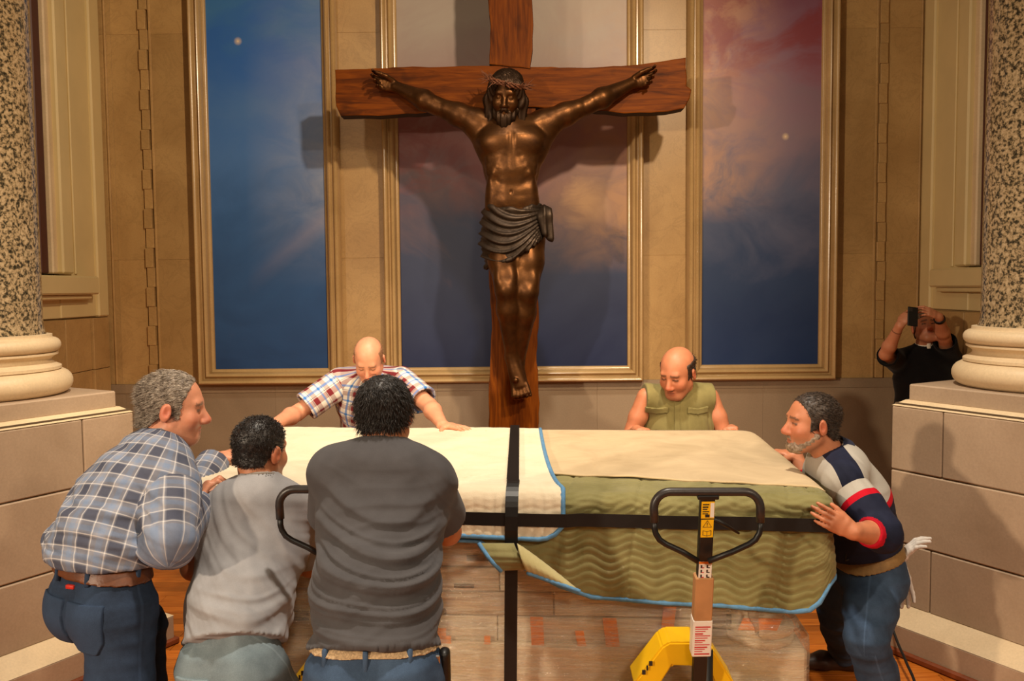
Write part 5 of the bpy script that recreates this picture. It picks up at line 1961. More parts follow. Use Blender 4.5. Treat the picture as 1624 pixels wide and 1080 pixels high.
# ================= bearded man in navy, grey and red work shirt at the right end
def man_navy():
    J = dict(neck=A(1322, 722, 3.46), pelvis=A(1374, 892, 3.52), sh_l=A(1340, 762, 3.29), sh_r=A(1308, 746, 3.62),
             chest=A(1344, 790, 3.48), belly=A(1362, 846, 3.50), wr_l=A(1353, 843, 3.0), wr_r=A(1262, 722, 3.92))
    J['el_l'] = A(1399, 846, 3.12); J['el_r'] = ik(J['sh_r'], J['wr_r'], .29, .26, (.2, .3, -1))
    legs_joint(J, J['pelvis'], nrm((.10, .99, 0)), .09, .05)
    J['ank_l'] = A(1452, 1122, 3.58); J['ank_r'] = A(1338, 1036, 4.06)
    J['ank_l'] = V3(1.52, 3.36, .085); J['knee_l'] = A(1374, 1014, 3.22); J['knee_r'] = A(1326, 972, 3.78)
    hd = Frame(A(1286, 670, 3.43), (-.985, -.10, .04), (.06, 0, 1), 1.0)
    B = Body('bearded man in a navy, grey and red work shirt bracing the altar', (J['pelvis'][0], 3.7, 0), J, hd, 1.06, 1.0)
    B.skin(m_skin('tan_ruddy_skin', srgb(196, 126, 90), srgb(190, 84, 60), srgb(120, 100, 84), .35, (.06, .04, .03)),
           dict(l=dict(d=(-.80, -.05, .42), n=(-.1, .97, .1), curl=(8, 16, 12), spread=1.2, thumb=(.9, .35, .1), tcurl=5, s=.90), r=dict(d=(-.8, .3, .1), n=(0, 0, -1), curl=(10, 20, 10))), neckr=.058, headkw=dict(nose=1.1))
    fd = folds(((.6, 0, .8), 12, .008, .5, 5, J['el_l'] + V3(0, 0, .06), .14), ((.2, .1, 1), 12, .011, .5, 12, J['belly'] + V3(.03, -.1, -.02), .16), ((.8, 0, .5), 10, .007, .5, 19, J['sh_l'] + V3(.06, -.02, -.05), .15))
    nk = J['neck']
    def attr(V, force=None):
        uv = B.cloth_uv(V, force)
        L = np.linalg.norm(J['neck'] - J['pelvis'])
        tor = uv[:, 1] - L * .60
        arm = .135 - uv[:, 1]
        lvl = np.where(uv[:, 2] > 0, arm, tor)
        # distance from the line neck -> shoulder point, measured fore and aft
        best = np.full(len(V), 9.)
        for s in 'lr':
            yo = (V - lerp(nk, J['sh_' + s], .5)) @ B.front + .0
            near = np.linalg.norm(V - lerp(nk, J['sh_' + s], .6), axis=1)
            best = np.minimum(best, np.where((near < .24) & (uv[:, 2] < .5), np.abs(yo), 9.))
        cuff = np.zeros(len(V))
        for s, t in (('l', .48), ('r', .7)):
            ax = nrm(J['wr_' + s] - J['el_' + s]); p = lerp(J['el_' + s], J['wr_' + s], t)
            dd = (V - p) @ ax
            cuff = np.maximum(cuff, ((dd > -.022) & (np.linalg.norm(V - p, axis=1) < .09)) * 1.0)
        return np.stack([lvl, np.minimum(best, 1.0), cuff], 1)
    MN = m_navy_shirt()
    hem = A(1374, 862, 3.52)
    B.hemn = nrm(V3(.30, 0, -1))
    B.shirt(MN, .024, hem, (1.48, 1.7), fd, .005, 'work_shirt', split=True, attr=attr, sl_ease=.014, rad=[(.142, .104), (.160, .122), (.176, .128), (.150, .095)])
    MNC = m_cloth('navy_collar_cotton', srgb(30, 34, 56))
    B.collar(MNC, .050, .020, .070)
    B.waistn = nrm(V3(-.25, 0, 1))
    B.trousers(M_JEAN_MD, .020, waist=A(1374, 866, 3.52))
    B.belt(M_TANBELT, .044, .018, e=.012)
    bk = -nrm(np.cross(B.waistn, B.hs))
    k = A(1352, 878, 3.36)
    B.part('belt_buckle', tube_me('belt_buckle', [k + V3(a * .028, -.004 - abs(a) * .0, b * .018 + a * .008) for a, b in ((-1, -1), (1, -1), (1, 1), (-1, 1))], .004, 8, True), M_BLACK, 'dark belt buckle')
    B.shoes(m_plain('brown_work_shoe', srgb(58, 36, 24), .5), dict(l=(-1, -.1, 0), r=(-1, .05, 0)))
    g0 = hairline([(-.2, -.064), (-.07, -.062), (-.035, -.030), (.005, -.016), (.03, -.034), (.036, .025), (.050, .060), (.075, .108), (.2, .2)])
    B.hair(m_hair('dark_brown_hair', srgb(34, 26, 22), srgb(84, 70, 60), .42), g0, .0025, 4200, .016, (0, -1.0, -.3), .12, noise=.0012, jit=.14, wave=.2)
    # short beard over chin, jaw and upper lip
    s = hd.s
    P = [ell(hd.p(0, .064, -.098), np.array([.034, .033, .027]) * s, hd.R, .03)] + \
        [cap(hd.p(x * .058, .004, -.050), hd.p(x * .028, .060, -.096), .0195 * s, .0225 * s, .02) for x in (-1, 1)] + \
        [cap(hd.p(x * .003, .089, -.057), hd.p(x * .027, .074, -.078), .0075 * s, .006 * s, .008) for x in (-1, 1)]
    me = sdf_mesh('beard', P, .004, disp=lambda V, N: .003 * wob(V, 300, 4))
    B.part('beard', me, m_hair('greying_beard_hair', srgb(108, 86, 68), srgb(172, 150, 128), .6, 70))
    return B


# ================= man in black with a white clerical collar, taking a picture
def man_black():
    J = dict(neck=A(1467, 556, 6.20), pelvis=A(1462, 690, 6.24), sh_l=A(1506, 570, 6.22), sh_r=A(1424, 572, 6.20),
             wr_l=A(1489, 502, 5.86), wr_r=A(1427, 516, 5.86))
    J['el_l'] = ik(J['sh_l'], J['wr_l'], .27, .25, (.9, -.2, -.5)); J['el_r'] = ik(J['sh_r'], J['wr_r'], .28, .25, (-.9, -.3, -.6))
    legs_joint(J, J['pelvis'], V3(-1, 0, 0), .09, .05)
    J['ank_l'] = V3(J['hip_l'][0] + .05, 6.25, .085); J['ank_r'] = V3(J['hip_r'][0] - .05, 6.20, .085)
    for s in 'lr': J['knee_' + s] = ik(J['hip_' + s], J['ank_' + s], .42, .42, (0, -1, .1))
    hd = Frame(A(1467, 519, 6.17), (-.14, -.90, .36), (0, .3, 1), 1.0)
    B = Body('man in black with a white clerical collar holding up a phone beside the right pedestal', (J['pelvis'][0], 6.2, 0), J, hd, 1.0, 1.02)
    B.skin(m_skin('fair_skin', srgb(196, 128, 92), srgb(190, 90, 66), srgb(120, 80, 60), .3),
           dict(l=dict(d=(-.85, -.10, .42), n=(-.35, .75, -.4), curl=(22, 30, 20), thumb=(.5, .5, .5), s=.9), r=dict(d=(.55, .0, .75), n=(.6, .5, -.3), curl=(40, 50, 30), thumb=(.6, .5, .4))), neckr=.058)
    MB_ = m_cloth('black_clerical_cotton', srgb(16, 14, 15))
    hem = A(1462, 712, 6.24)
    B.hemn = V3(0, 0, -1)
    B.shirt(MB_, .022, hem, (.85, .85), folds(((.3, 0, 1), 9, .007, .5, 5, B.J['chest'], .25)), .008, 'black_shirt', neck_up=.02)
    nb = hd.p(0, -.03, -.06); nd = nrm(nb - J['neck'])
    a = J['neck'] + nd * .040
    B.part('clerical_collar', sdf_mesh('clerical_collar', [cap(a, a + nd * .022, .066, .065, .003, flat=True, flat0=True), cap(a - nd * .02, a + nd * .06, .060, .060, .003, sub=True)], .004), m_plain('white_collar', srgb(236, 226, 206), .5))
    fr = nrm(V3(-.08, -1, 0))
    t = a + fr * .066
    B.part('collar_tab', box_me('collar_tab', t - V3(.014, .008, .026), t + V3(.014, .006, .022), .003), m_plain('white_tab', srgb(236, 226, 206), .5))
    B.waistn = V3(0, 0, 1)
    B.trousers(m_cloth('black_trouser_wool', srgb(18, 16, 17)), .018, h=.010, name='trousers')
    B.shoes(M_SHOE, dict(l=(0, -1, 0), r=(0, -1, 0)), .008)
    g0 = hairline([(-.2, -.062), (-.07, -.060), (-.03, -.030), (.03, -.01), (.045, .04), (.2, .1)])
    B.hair(m_hair('priest_hair', srgb(60, 44, 34), srgb(100, 80, 64)), g0, .006, 0, noise=.002, h=.006)
    for s, r in (('l', .034), ('r', .030)):
        ax = nrm(J['wr_' + s] - J['el_' + s]); p = lerp(J['el_' + s], J['wr_' + s], .88 if s == 'l' else .80)
        w = .012 if s == 'l' else .004
        o = B.part('wrist_watch' if s == 'l' else 'bracelet', sdf_mesh('watch', [cap(p - ax * w, p + ax * w, r + .004, r + .003, .003, flat=True, flat0=True), cap(p - ax * .05, p + ax * .05, r - .004, r - .004, .002, sub=True)], .003), M_BLACK if s == 'l' else m_plain('cord_bracelet', srgb(120, 70, 40)))
    ph = empty('phone', A(1447, 502, 5.80), 'black phone held up by the man in the clerical collar', 'phone')
    c = A(1447.5, 502, 5.80)
    M = Matrix.Translation(c) @ Matrix.Rotation(-.25, 4, 'X') @ Matrix.Rotation(.12, 4, 'Y')
    link('case', box_me('case', (-.034, -.005, -.066), (.034, .005, .066), .004, M, 2), M_BLACK, ph)
    link('camera_bump', box_me('camera_bump', (-.028, -.008, .030), (-.002, -.004, .058), .002, M), M_DARK, ph)
    return B


for fn in (man_dark_tee, man_grey_tee, man_blue_plaid, man_red_plaid, man_olive, man_navy, man_black):
    fn()

# ------------------------------------------------------------------ crucifix
def m_cherry(name, c0, c1, c2, rough=.45, horiz=False):
    n = NT(name)
    co = n.coord()
    sc = (1.2, 6, 14) if horiz else (14, 6, 1.2)
    g = n.noise(n.mapping(co, sc), 2.0, 6, .6, 1.2)
    col = n.ramp(g, [(.28, c0), (.5, c1), (.75, c2)])
    k = n.noise(n.mapping(co, (3, 3, 2) if not horiz else (2, 3, 3), (1.3, 0, .4)), 1.6, 3, .5)
    col = n.mix(n.ramp(k, [(.62, 0.0), (.74, .7)]), col, tuple(x * .25 for x in c0))
    n.bump(g, .15, .004)
    return n.done(col, rough, spec=.1)


M_CHERRY_H = m_cherry('oiled_cherry_beam', srgb(70, 30, 3), srgb(112, 54, 5), srgb(138, 72, 10), .5, True)
M_CHERRY_V = m_cherry('oiled_cherry_post', srgb(70, 30, 3), srgb(108, 52, 5), srgb(134, 70, 10), .5)
M_BARK = m_plain('dark_live_edge_bark', srgb(44, 28, 18), .8, var=.4, scale=25, bump=.6, bscale=40)
CY = 6.20
CRX = empty('crucifix', (A(815, 680, CY)[0], CY + .1, 0), 'tall wooden crucifix with a dark bronze figure before the painted sky', 'crucifix')


def wood_part(name, pxs, y0, y1, mat, drop=None):
    out = []
    for x, y in pxs:
        p = A(x, y, y0); out.append([p[0], p[2]])
    if drop is not None:
        for i in drop: out[i][1] = 0.0
    # add slight waviness between the given points
    pts = []
    rs = random.Random(11)
    for (a, b) in zip(out, out[1:] + out[:1]):
        L = math.hypot(b[0] - a[0], b[1] - a[1]); m = max(1, int(L / .06))
        for i in range(m):
            t = i / m
            j = 0 if i == 0 else .004
            pts.append((a[0] * (1 - t) + b[0] * t + rs.uniform(-j, j), a[1] * (1 - t) + b[1] * t + rs.uniform(-j, j)))
    me = extrude_me(name, pts, y0, y1, .008)
    me.materials.append(mat); me.materials.append(M_BARK)
    for p in me.polygons:
        if abs(p.normal.y) < .5: p.material_index = 1
    return link(name, me, None, CRX)


wood_part('cross_beam', [(531, 110), (580, 109), (640, 106), (775, 104), (860, 106), (930, 107), (1000, 103), (1050, 97), (1088, 91), (1089, 136), (1097, 142), (1094, 156), (1085, 172),
                         (1060, 177), (990, 180), (935, 174), (850, 170), (770, 172), (690, 178), (600, 184), (540, 184), (533, 168)], CY, CY + .13, M_CHERRY_H)
wood_part('cross_post', [(770, -420), (846, -420), (844, 0), (846, 40), (845, 80), (841, 109), (810, 106), (776, 102), (778, 40), (774, 0)], CY - .012, CY + .13, M_CHERRY_V)
wood_part('cross_post', [(777, 168), (850, 168), (846, 300), (850, 440), (855, 505), (851, 560), (856, 640), (853, 684), (853, 800), (775, 800), (775, 690), (775, 640), (777, 580), (780, 520), (775, 440), (772, 330), (773, 250)], CY + .02, CY + .15, M_CHERRY_V, (8, 9))


def m_bronze(name, c0, c1, rough):
    n = NT(name)
    co = n.coord()
    a = n.noise(co, 9, 5, .6, .4)
    col = n.ramp(a, [(.3, c0), (.7, c1)])
    n.bump(n.noise(co, 70, 4, .6), .12, .006)
    return n.done(col, n.ramp(a, [(.3, rough * 1.25), (.7, rough * .85)]), .82)


M_BRONZE = m_bronze('brown_bronze', srgb(66, 40, 20), srgb(108, 70, 36), .38)
M_BRONZE_DK = m_bronze('dark_bronze', srgb(48, 38, 30), srgb(78, 64, 52), .48)
M_BRONZE_HAIR = m_bronze('blackened_bronze', srgb(48, 34, 24), srgb(76, 56, 40), .45)
D = 6.02


def figure():
    P = []
    S = 1.30
    rt = V3(-1, 0, 0)          # its right hand side is on the photograph's left
    neck = A(806, 197, D - .02)
    hd = Frame(A(803, 151, D - .09), (-.10, -.93, -.34), (.05, -.25, 1), S)
    P += head_prims(hd)
    P.append(cap(A(809, 205, D), hd.p(0, -.03, -.06), .088, .074, .05))
    P += sweep([(A(817, 352, D + .03), .185, .125), (A(812, 312, D + .01), .160, .112), (A(811, 268, D), .178, .130), (A(812, 226, D), .232, .145), (A(811, 205, D + .02), .190, .100)], V3(1, 0, 0), .07)
    J = dict(sh_r=A(763, 196, D + .03), el_r=A(692, 168, D + .06), wr_r=A(628, 138, D + .12), sh_l=A(860, 197, D + .03), el_l=A(934, 166, D + .06), wr_l=A(1002, 132, D + .12))
    for s in 'lr':
        sh, el, wr = J['sh_' + s], J['el_' + s], J['wr_' + s]
        P.append(cap(A(811, 212, D), sh, .085, .082, .06))
        P += [ell(lerp(sh, el, .08), (.10, .085, .085), None, .05), cap(sh, lerp(sh, el, .5), .084, .080, .04), cap(lerp(sh, el, .5), el, .080, .058, .03),
              cap(el, lerp(el, wr, .3), .057, .070, .03), cap(lerp(el, wr, .3), wr, .070, .038, .03)]
        # biceps and forearm muscle ridges, armpit web
        P.append(cap(lerp(sh, el, .25) + V3(0, -.035, .02), lerp(sh, el, .75) + V3(0, -.03, .012), .045, .035, .03))
        P.append(cap(lerp(el, wr, .05) + V3(0, -.03, .02), lerp(el, wr, .55) + V3(0, -.02, .01), .030, .022, .02))
        P.append(cap(lerp(sh, el, .2) + V3(0, 0, -.03), A(775 if s == 'r' else 851, 245, D + .01), .055, .06, .06))
    for s, dx in (('r', -1), ('l', 1)):
        P += hand_prims(J['wr_' + s], (dx * .94, -.05, .30), (0, -1, .0), 1 if s == 'r' else -1, [(26, 40, 26), (34, 46, 30), (52, 60, 36), (58, 64, 38)], 4, (.85, .2, .6), 14, S * 1.0)
    # chest: pectorals, collar bones, ribs, abdomen
    for x in (-1, 1):
        P += [ell(A(811 + x * 25, 224, D - .085), (.105, .055, .075), None, .05), cap(A(811 + x * 6, 203, D - .09), A(811 + x * 40, 195, D - .04), .016, .020, .03)]
        for k, (yy, w) in enumerate(((248, 30), (259, 31), (270, 30), (281, 28))):
            P.append(cap(A(811 + x * (12 + k * 5), yy - 6, D - .116 + k * .004), A(811 + x * w * 1.15, yy + 4, D - .080), .015, .018, .03))
        for yy in (268, 284, 300, 318):
            P.append(ell(A(811 + x * 9, yy, D - .098 + (yy - 268) * .0004), (.042, .022, .036), None, .03))
        P.append(cap(A(811 + x * 29, 300, D - .055), A(812 + x * 31, 330, D - .03), .045, .05, .05))
    P.append(cap(A(811, 210, D - .17), A(811, 262, D - .165), .012, .010, .03)); P[-1]['sub'] = True
    P.append(ell(A(811, 304, D - .135), (.010, .022, .013), None, .012, True))
    # legs
    L = dict(r=(A(795, 368, D + .02), A(803, 458, D - .09), A(812, 566, D + .05)), l=(A(838, 368, D + .03), A(836, 462, D - .05), A(822, 575, D + .11)))
    for s in 'rl':
        h, k, a = L[s]
        P += [cap(h, lerp(h, k, .5), .125, .108, .05), cap(lerp(h, k, .5), k, .108, .078, .04), cap(k, lerp(k, a, .3), .074, .078, .03), cap(lerp(k, a, .3), a, .078, .044, .03)]
        P += [ell(k + V3(0, -.045, .0), (.050, .040, .058), None, .025), ell(lerp(h, k, .80) + V3(-.04, -.055, 0), (.035, .035, .07), None, .03), ell(lerp(h, k, .80) + V3(.04, -.055, 0), (.035, .035, .06), None, .03),
              cap(lerp(k, a, .1) + V3(0, -.055, 0), lerp(k, a, .9) + V3(0, -.03, 0), .020, .016, .03)]
    # feet, the right laid over the left, toes down
    for (ax, ay, ad), (bx, by, bd), w, n in (((811, 566, D + .045), (824, 612, D + .02), .060, 5), ((820, 575, D + .11), (826, 616, D + .10), .058, 5)):
        a, b = A(ax, ay, ad), A(bx, by, bd)
        P += [seg(a, b, (.045, .050), (w, .032), V3(1, 0, .2), .03), ell(a + V3(0, .05, -.01), (.045, .05, .05), None, .03)]
        for i in range(n):
            t = (i - 2) / 2
            q = b + V3(t * .046, -.005, -.008 + .006 * t)
            P.append(cap(q + V3(0, .0, .02), q + V3(t * .008 + .012, -.018, -.060 + .012 * abs(t + .4)), .0165 if i else .0165, .0135 if i else .017, .006))
    P.append(ell(A(818, 603, D - .015), (.018, .016, .018), None, .004))
    body = link('bronze_figure', sdf_mesh('bronze_figure', P, .0062), M_BRONZE, CRX, True)
    body['label'] = 'brown bronze body with outstretched arms'

    # loincloth gathered to a knot on the photograph's right hip
    kn = A(862, 345, D - .06)
    Q = sweep([(A(818, 424, D + .0), .205, .150), (A(817, 385, D + .01), .225, .160), (A(817, 350, D + .02), .218, .150), (A(813, 326, D + .01), .190, .136)], V3(1, 0, 0), .05)
    a0, b0 = A(764, 424, D)[[0, 2]], A(868, 372, D)[[0, 2]]
    t0, t1 = A(764, 322, D)[[0, 2]], A(864, 318, D)[[0, 2]]
    m1 = A(815, 337, D)[2]
    def post(F, X, Y, Z):
        tt = (X - a0[0]) / (b0[0] - a0[0])
        low = a0[1] + (b0[1] - a0[1]) * np.clip(tt, -.2, 1.1) - .05 * np.sin(np.clip(tt, 0, 1) * math.pi)
        hi = t0[1] - .055 * np.sin(np.clip((X - t0[0]) / (t1[0] - t0[0]), 0, 1) * math.pi)
        return np.maximum(np.maximum(F, np.broadcast_to(low - Z, F.shape)), np.broadcast_to(Z - hi, F.shape))
    def disp(V, N):
        t = np.clip((V[:, 0] - a0[0]) / (kn[0] - a0[0]), 0, 1)
        lev = (V[:, 2] - kn[2] + .13 * np.sin(math.pi * t) * (1 - .3 * t)) / (1.02 - .82 * t ** 1.4)
        x = lev * 13 + .35 * wob(V, 8, 2)
        back = np.clip((V[:, 1] - D - .05) / .05, 0, 1)
        return (.020 * ridge(x, 2) + .007 * ridge(x * 2.1 + .3, 2)) * (1 - .7 * t ** 4) * (1 - back) + .003 * wob(V, 40, 5)
    lc = link('loincloth', sdf_mesh('loincloth', Q, .007, post=post, disp=disp), M_BRONZE_DK, CRX, True)
    T = [ell(kn + V3(.01, -.03, .02), (.045, .05, .06), None, .02), cap(kn + V3(.02, -.03, .0), kn + V3(.045, -.03, -.14), .040, .026, .03), cap(kn + V3(-.01, -.05, .0), kn + V3(.005, -.055, -.11), .030, .020, .02)]
    sub('knot', sdf_mesh('knot', T, .006, disp=lambda V, N: .008 * ridge(V[:, 0] * 22 + .3 * wob(V, 12, 3), 2)), M_BRONZE_DK, lc, True)

    # long hair and beard
    H = [ell(hd.p(0, -.020, .040), np.array([.086, .104, .088]) * S, hd.R, .03)]
    for x in (-1, 1):
        H += [cap(hd.p(x * .060, .050, .060), hd.p(x * .082, .010, -.03), .022 * S, .026 * S, .03), cap(hd.p(x * .082, .005, -.03), hd.p(x * .078, .015, -.135), .028 * S, .026 * S, .03), cap(hd.p(x * .050, -.06, -.03), hd.p(x * .06, -.03, -.15), .04 * S, .035 * S, .03)]
    def hpost(F, X, Y, Z):
        x, y, z = hd.grid(X, Y, Z)
        face = np.maximum(np.maximum(np.abs(x) - .052 + .15 * np.maximum(0, z), z - .066), -(y - .03))
        return np.maximum(F, -face * S)
    def hdisp(V, N):
        l = hd.loc(V)
        return .010 * ridge(np.arctan2(l[:, 0], -l[:, 1] + .02) * 5.2 + 5 * np.abs(l[:, 2]) + .4 * wob(V, 16, 4), 1.5) + .004 * wob(V, 60, 2)
    link('sculpted_hair', sdf_mesh('sculpted_hair', H, .006, post=hpost, disp=hdisp), M_BRONZE_HAIR, CRX, True)
    Bd = [ell(hd.p(0, .062, -.108), np.array([.042, .034, .040]) * S, hd.R, .03), ell(hd.p(0, .066, -.142), np.array([.028, .026, .030]) * S, hd.R, .03)] + \
         [cap(hd.p(x * .064, .010, -.045), hd.p(x * .034, .058, -.098), .018 * S, .024 * S, .03) for x in (-1, 1)] + \
         [cap(hd.p(x * .003, .092, -.056), hd.p(x * .030, .074, -.080), .009 * S, .008 * S, .01) for x in (-1, 1)]
    link('sculpted_beard', sdf_mesh('sculpted_beard', Bd, .005, disp=lambda V, N: .006 * ridge(V[:, 0] * 34 + .5 * wob(V, 20, 3), 1.5)), M_BRONZE_HAIR, CRX, True)

    # crown of thorns: three twisted canes with spikes
    M_TH = m_plain('dry_thorn_cane', srgb(112, 66, 40), .7, var=.3, scale=40)
    cr = None
    for k in range(4):
        pts = []
        for i in range(72):
            t = 2 * math.pi * i / 72
            w = 5 * t + k * 1.6
            r = .098 + .008 * math.cos(w)
            pts.append(hd.p(r * math.sin(t) * 1.02, r * math.cos(t) * 1.16 - .012, .064 + .010 * math.sin(w) + .022 * math.sin(t + .3)))
        me = tube_me('thorn_cane', pts, .0062, 6, True)
        if cr is None:
            cr = link('crown_of_thorns', me, M_TH, CRX, True)
        else:
            sub('thorn_cane', me, M_TH, cr, True)
    rs = random.Random(4)
    for i in range(64):
        t = rs.uniform(0, 2 * math.pi)
        b = hd.p(.100 * math.sin(t) * 1.02, .100 * math.cos(t) * 1.16 - .012, .064 + rs.uniform(-.008, .008) + .022 * math.sin(t + .3))
        d = hd.R @ nrm(np.array([math.sin(t + rs.uniform(-.6, .6)), math.cos(t + rs.uniform(-.6, .6)), rs.uniform(-.5, .8)]))
        e = b + d * rs.uniform(.03, .085)
        sub('thorn', tube_me('thorn', [b, lerp(b, e, .5), e], [.0042, .003, .0006], 5), M_TH, cr, True)


figure()

# ------------------------------------------------------------------ pallet jacks
M_YELLOW = m_plain('yellow_enamel', srgb(226, 176, 16), .35, var=.06, scale=10)
M_LABELY = m_plain('yellow_label', srgb(232, 178, 22), .4, var=.03)
M_LABELW = m_plain('white_label', srgb(226, 220, 210), .4, var=.03)
M_CARD = m_plain('brown_cardboard', srgb(176, 128, 82), .8, var=.12, scale=14)
M_RED = m_plain('red_print', srgb(196, 60, 60), .6)
M_INK = m_plain('black_print', srgb(28, 24, 22), .6)
M_ORANGE = m_plain('orange_print', srgb(224, 120, 30), .5)
M_GRIP = m_plain('black_rubber_grip', srgb(44, 38, 36), .38, var=.15, scale=60)


def jack(dx, dy, dz, label):
    off = V3(dx, dy, 0)
    def Q(px, py, d): return A(px, py, d) + off
    R = empty('pallet_jack', (A(1112, 800, 2.95)[0] + dx, 2.98 + dy, 0), label, 'pallet jack', 'yellow pallet jacks under the altar')
    top, bot = Q(1122, 786, 2.72), Q(1108, 1088, 2.86)
    ax = nrm(bot - top); sx = nrm(V3(1, 0, 0) - ax * ax[0]); fr = np.cross(sx, ax)       # fr faces the camera
    if fr[1] > 0: fr = -fr
    L = np.linalg.norm(bot - top)
    def M(t, lift=0.0):
        o = top + ax * t + fr * lift
        return Matrix(((sx[0], -fr[0], -ax[0], o[0]), (sx[1], -fr[1], -ax[1], o[1]), (sx[2], -fr[2], -ax[2], o[2]), (0, 0, 0, 1)))
    link('shaft', box_me('shaft', (-.023, -.014, -L - .12), (.023, .018, .0), .005, M(0), 2), M_BLACK, R)
    # handle loop: thick grip on top, thinner bars back to the shaft
    def loop(pts): return [Q(x, y, 2.715) for x, y in pts]
    def arcs(c, r, a0, a1, n=7): return [(c[0] + r * math.cos(math.radians(a0 + (a1 - a0) * i / n)), c[1] + r * math.sin(math.radians(a0 + (a1 - a0) * i / n))) for i in range(n + 1)]
    gp = [(1038, 828)] + arcs((1063, 806), 26, 180, 270) + [(1085, 780), (1122, 780), (1160, 780)] + arcs((1180, 806), 26, 270, 360) + [(1206, 828)]
    link('grip', tube_me('grip', loop(gp), .0138, 12), M_GRIP, R, True)
    for s in (-1, 1):
        pts = [(1122 + s * 84, 826), (1122 + s * 84, 838)] + [(1122 + s * (84 - 2), 846), (1122 + s * 76, 856), (1122 + s * 66, 863), (1122 + s * 40, 875), (1115 + s * 8, 890)]
        link('handle_bar', tube_me('handle_bar', loop(pts), .0098, 10), M_BLACK, R, True)
    link('top_cap', box_me('top_cap', (-.034, -.018, -.012), (.034, .014, .004), .004, M(-.004), 2), M_BLACK, R)
    link('lever', tube_me('lever', [Q(1130, 822, 2.73), Q(1150, 832, 2.745), Q(1172, 846, 2.76)], [.009, .007, .004], 8), M_BLACK, R, True)
    px2m = 2.76 / FPX
    def lab(name, y0, y1, w, mat, th=.0008, lift=.0142, x=0.0):
        t0 = (y0 - 786) * px2m; t1 = (y1 - 786) * px2m
        return link(name, box_me(name, (x - w / 2, -lift - th, -(t1)), (x + w / 2, -lift, -t0), 0, M(0)), mat, R)
    def mk(par, y0, y1, x0, x1, mat, lift=.0152):
        t0 = (y0 - 786) * px2m; t1 = (y1 - 786) * px2m
        sub('print', box_me('print', (x0, -lift - .0003, -t1), (x1, -lift, -t0), 0, M(0)), mat, par)
    l1 = lab('instruction_label', 793, 822, .042, M_LABELY)
    mk(l1, 795, 820, .008, .020, M_LABELW)
    for k, (a, b) in enumerate(((797, 799), (801, 803.5), (805, 807), (809.5, 811), (813, 814.5))): mk(l1, a, b, -.017, .004 - .003 * (k % 3), M_INK)
    mk(l1, 815, 820, -.008, .006, M_INK)
    l2 = lab('warning_label', 824, 855, .040, M_LABELY)
    def tri(name, P, lift=.0156, r=.0011):
        pts = [np.array(M((y - 786) * px2m, lift) @ Vector((x, 0, 0))) for x, y in P]
        sub('print', tube_me('print', pts, r, 5, True), M_INK, l2)
    tri('t', [(0, 825.5), (.014, 837), (-.014, 837)])
    mk(l2, 829.5, 833.5, -.0012, .0012, M_INK); mk(l2, 834.4, 835.6, -.0012, .0012, M_INK)
    tri('b', [(-.013, 843), (0, 844.5), (.013, 843), (.013, 851), (0, 852.5), (-.013, 851)], r=.0009)
    mk(l2, 844, 852, -.0006, .0006, M_INK)
    l3 = lab('pictogram_label', 898, 930, .042, M_LABELW)
    mk(l3, 898, 902, -.021, .021, M_ORANGE)
    for r_, y_ in enumerate((904, 912.5, 921)):
        for c_, x_ in enumerate((-.015, .004)):
            mk(l3, y_, y_ + 5.5, x_, x_ + .005, M_INK if c_ == 0 else M_GRIP); mk(l3, y_ + 4, y_ + 5.8, x_ + .004, x_ + .011, M_RED if c_ == 0 else M_GRIP)
    t0 = (927 - 786) * px2m; t1 = (1006 - 786) * px2m
    link('cardboard_sleeve', box_me('cardboard_sleeve', (-.030, -.020, -t1), (.030, .024, -t0), .003, M(0)), M_CARD, R)
    t2 = (1072 - 786) * px2m
    l4 = link('shipping_wrap', box_me('shipping_wrap', (-.032, -.0215, -t2), (.032, .026, -t1 + .004), .003, M(0)), M_LABELW, R)
    for k in range(13):
        y_ = 1014 + k * 4.2
        mk(l4, y_, y_ + (1.6 if k % 3 else 2.6), -.025, .025 - .008 * (k % 4), M_RED, .0222)
    # yellow chassis
    zb = V3(0, 0, dz)
    prof = [(1004, 1086), (1050, 1026), (1062, 1019), (1104, 1019), (1132, 1032), (1166, 1086), (1146, 1112), (1122, 1058), (1066, 1056), (1030, 1112)]
    F0 = [Q(x, y, 2.90) + zb for x, y in prof]
    V = [p for p in F0] + [p + V3(0, .11, .015) for p in F0]
    n = len(prof)
    me = fixn(pymesh('chassis', V, [tuple(range(n)), tuple(range(2 * n - 1, n - 1, -1))] + [(i, (i + 1) % n, n + (i + 1) % n, n + i) for i in range(n)]))
    bm = bmesh.new(); bm.from_mesh(me); bmesh.ops.bevel(bm, geom=list(bm.edges), offset=.006, segments=2, affect='EDGES'); bm.to_mesh(me); bm.free()
    ch = link('chassis', me, M_YELLOW, R)
    c = [Q(1021, 1066, 2.893) + zb, Q(1032, 1052, 2.893) + zb]
    for k in range(3):
        a = lerp(c[0], c[1], k / 2.0)
        sub('print', box_me('print', a - V3(.006 if k != 1 else .003, .002, .008), a + V3(.006 if k != 1 else .003, .001, .008), 0), M_INK, ch)
    cx = A(1110, 1040, 2.95)[0] + dx
    yb = 2.93 + dy
    for s in (-1, 1):
        link('fork', box_me('fork', (cx + s * .27 - .08, yb + .06, .16 + .0), (cx + s * .27 + .08, yb + 1.1, .235), .01), M_YELLOW, R)
        link('fork_roller', tube_me('fork_roller', [V3(cx + s * .27 - .05, yb + .95, .04), V3(cx + s * .27 + .05, yb + .95, .04)], .04, 20), M_BLACK, R, True)
        link('steer_wheel', tube_me('steer_wheel', [V3(cx + s * .05, yb - .02, .09), V3(cx + s * .10, yb - .02, .09)], .09, 24), M_BLACK, R, True)
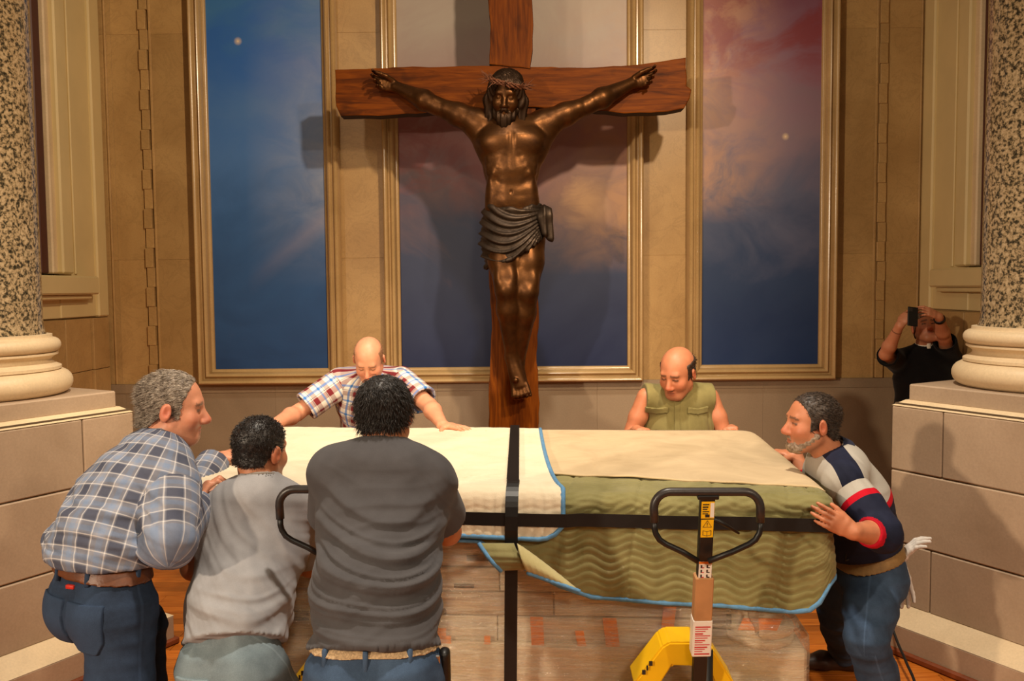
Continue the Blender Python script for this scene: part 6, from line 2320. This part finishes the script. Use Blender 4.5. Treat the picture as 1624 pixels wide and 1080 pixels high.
    link('crosshead', box_me('crosshead', (cx - .34, yb + .02, .16), (cx + .34, yb + .10, .36 + dz), .012), M_YELLOW, R)
    link('pump', lathe_me('pump', [(.0, 0), (.05, 0), (.05, .35), (.036, .36), (.036, .5), (0, .5)], (cx, yb - .02, .10), 24, False), M_BLACK, R, True)


jack(0, 0, 0, 'pallet jack with labelled black handle in front of the green blanket')
jack(-1.215, 0.08, -.06, 'pallet jack whose black handle shows between the two grey T-shirts')


# ------------------------------------------------------------------ work gloves in a back pocket
M_GLOVE = m_plain('white_work_glove', srgb(206, 198, 190), .85, var=.1, scale=50, bump=.3)
for k, (w, d, n, cur, lab) in enumerate(((A(1424, 894, 3.46), (.45, -.1, .75), (1, -.3, -.3), (18, 22, 12), 'white work glove sticking up out of the back pocket'),
                                         (A(1428, 898, 3.47), (.18, -.05, -1), (-1, -.5, 0), (6, 8, 6), 'white work glove hanging down from the back pocket'))):
    g = empty('work_glove', tuple(w), lab, 'glove', 'pair of white work gloves')
    link('glove_shell', sdf_mesh('glove_shell', hand_prims(w, d, n, 1, cur, 9, (.5, .8, .3), 15, .92, 1.12), .0035), M_GLOVE, g, True)
    w = np.asarray(w); dd = nrm(d)
    link('cuff', sdf_mesh('cuff', [seg(w - dd * .035, w + dd * .008, (.033, .018), (.031, .020), nrm(np.cross(dd, n)), .005, True, True)], .004), m_plain('grey_glove_cuff', srgb(150, 144, 138), .85), g, True)

# ------------------------------------------------------------------ cable by the right pedestal and a grey case on the floor
pts = [A(1410, 962, 4.22), A(1414, 990, 4.16), A(1424, 1020, 4.05), A(1438, 1052, 3.90), A(1452, 1090, 3.74)]
pts = [V3(p[0], p[1], max(.008, p[2])) for p in pts] + [V3(1.66, 3.5, .008), V3(1.5, 3.1, .008)]
fine = []
for i in range(len(pts) - 1):
    p0, p1, p2, p3 = pts[max(0, i - 1)], pts[i], pts[i + 1], pts[min(len(pts) - 1, i + 2)]
    for t in np.linspace(0, 1, 8)[:-1]:
        fine.append(.5 * ((2 * p1) + (-p0 + p2) * t + (2 * p0 - 5 * p1 + 4 * p2 - p3) * t * t + (-p0 + 3 * p1 - 3 * p2 + p3) * t ** 3))
fine.append(pts[-1])
tag(link('power_cord', tube_me('power_cord', fine, .0065, 8), M_BLACK, None, True), 'black cord hanging down beside the right pedestal to the floor', 'cord')

c = AZ(318, 1085, 0.0)
TC = empty('tool_case', tuple(c), 'grey plastic case standing on the floor behind the crouching man', 'case')
M_CASE = m_plain('grey_plastic', srgb(120, 116, 106), .5)
link('case_body', box_me('case_body', (c[0] - .06, c[1], 0.0), (c[0] + .16, c[1] + .22, .10), .02, None, 3), M_CASE, TC)
link('case_lid', box_me('case_lid', (c[0] - .063, c[1] - .003, .101), (c[0] + .163, c[1] + .223, .135), .016, None, 3), M_CASE, TC)
link('carry_handle', tube_me('carry_handle', [V3(c[0] + .01, c[1] + .11, .13), V3(c[0] + .015, c[1] + .11, .165), V3(c[0] + .085, c[1] + .11, .165), V3(c[0] + .09, c[1] + .11, .13)], .007, 8), M_BLACK, TC, True)
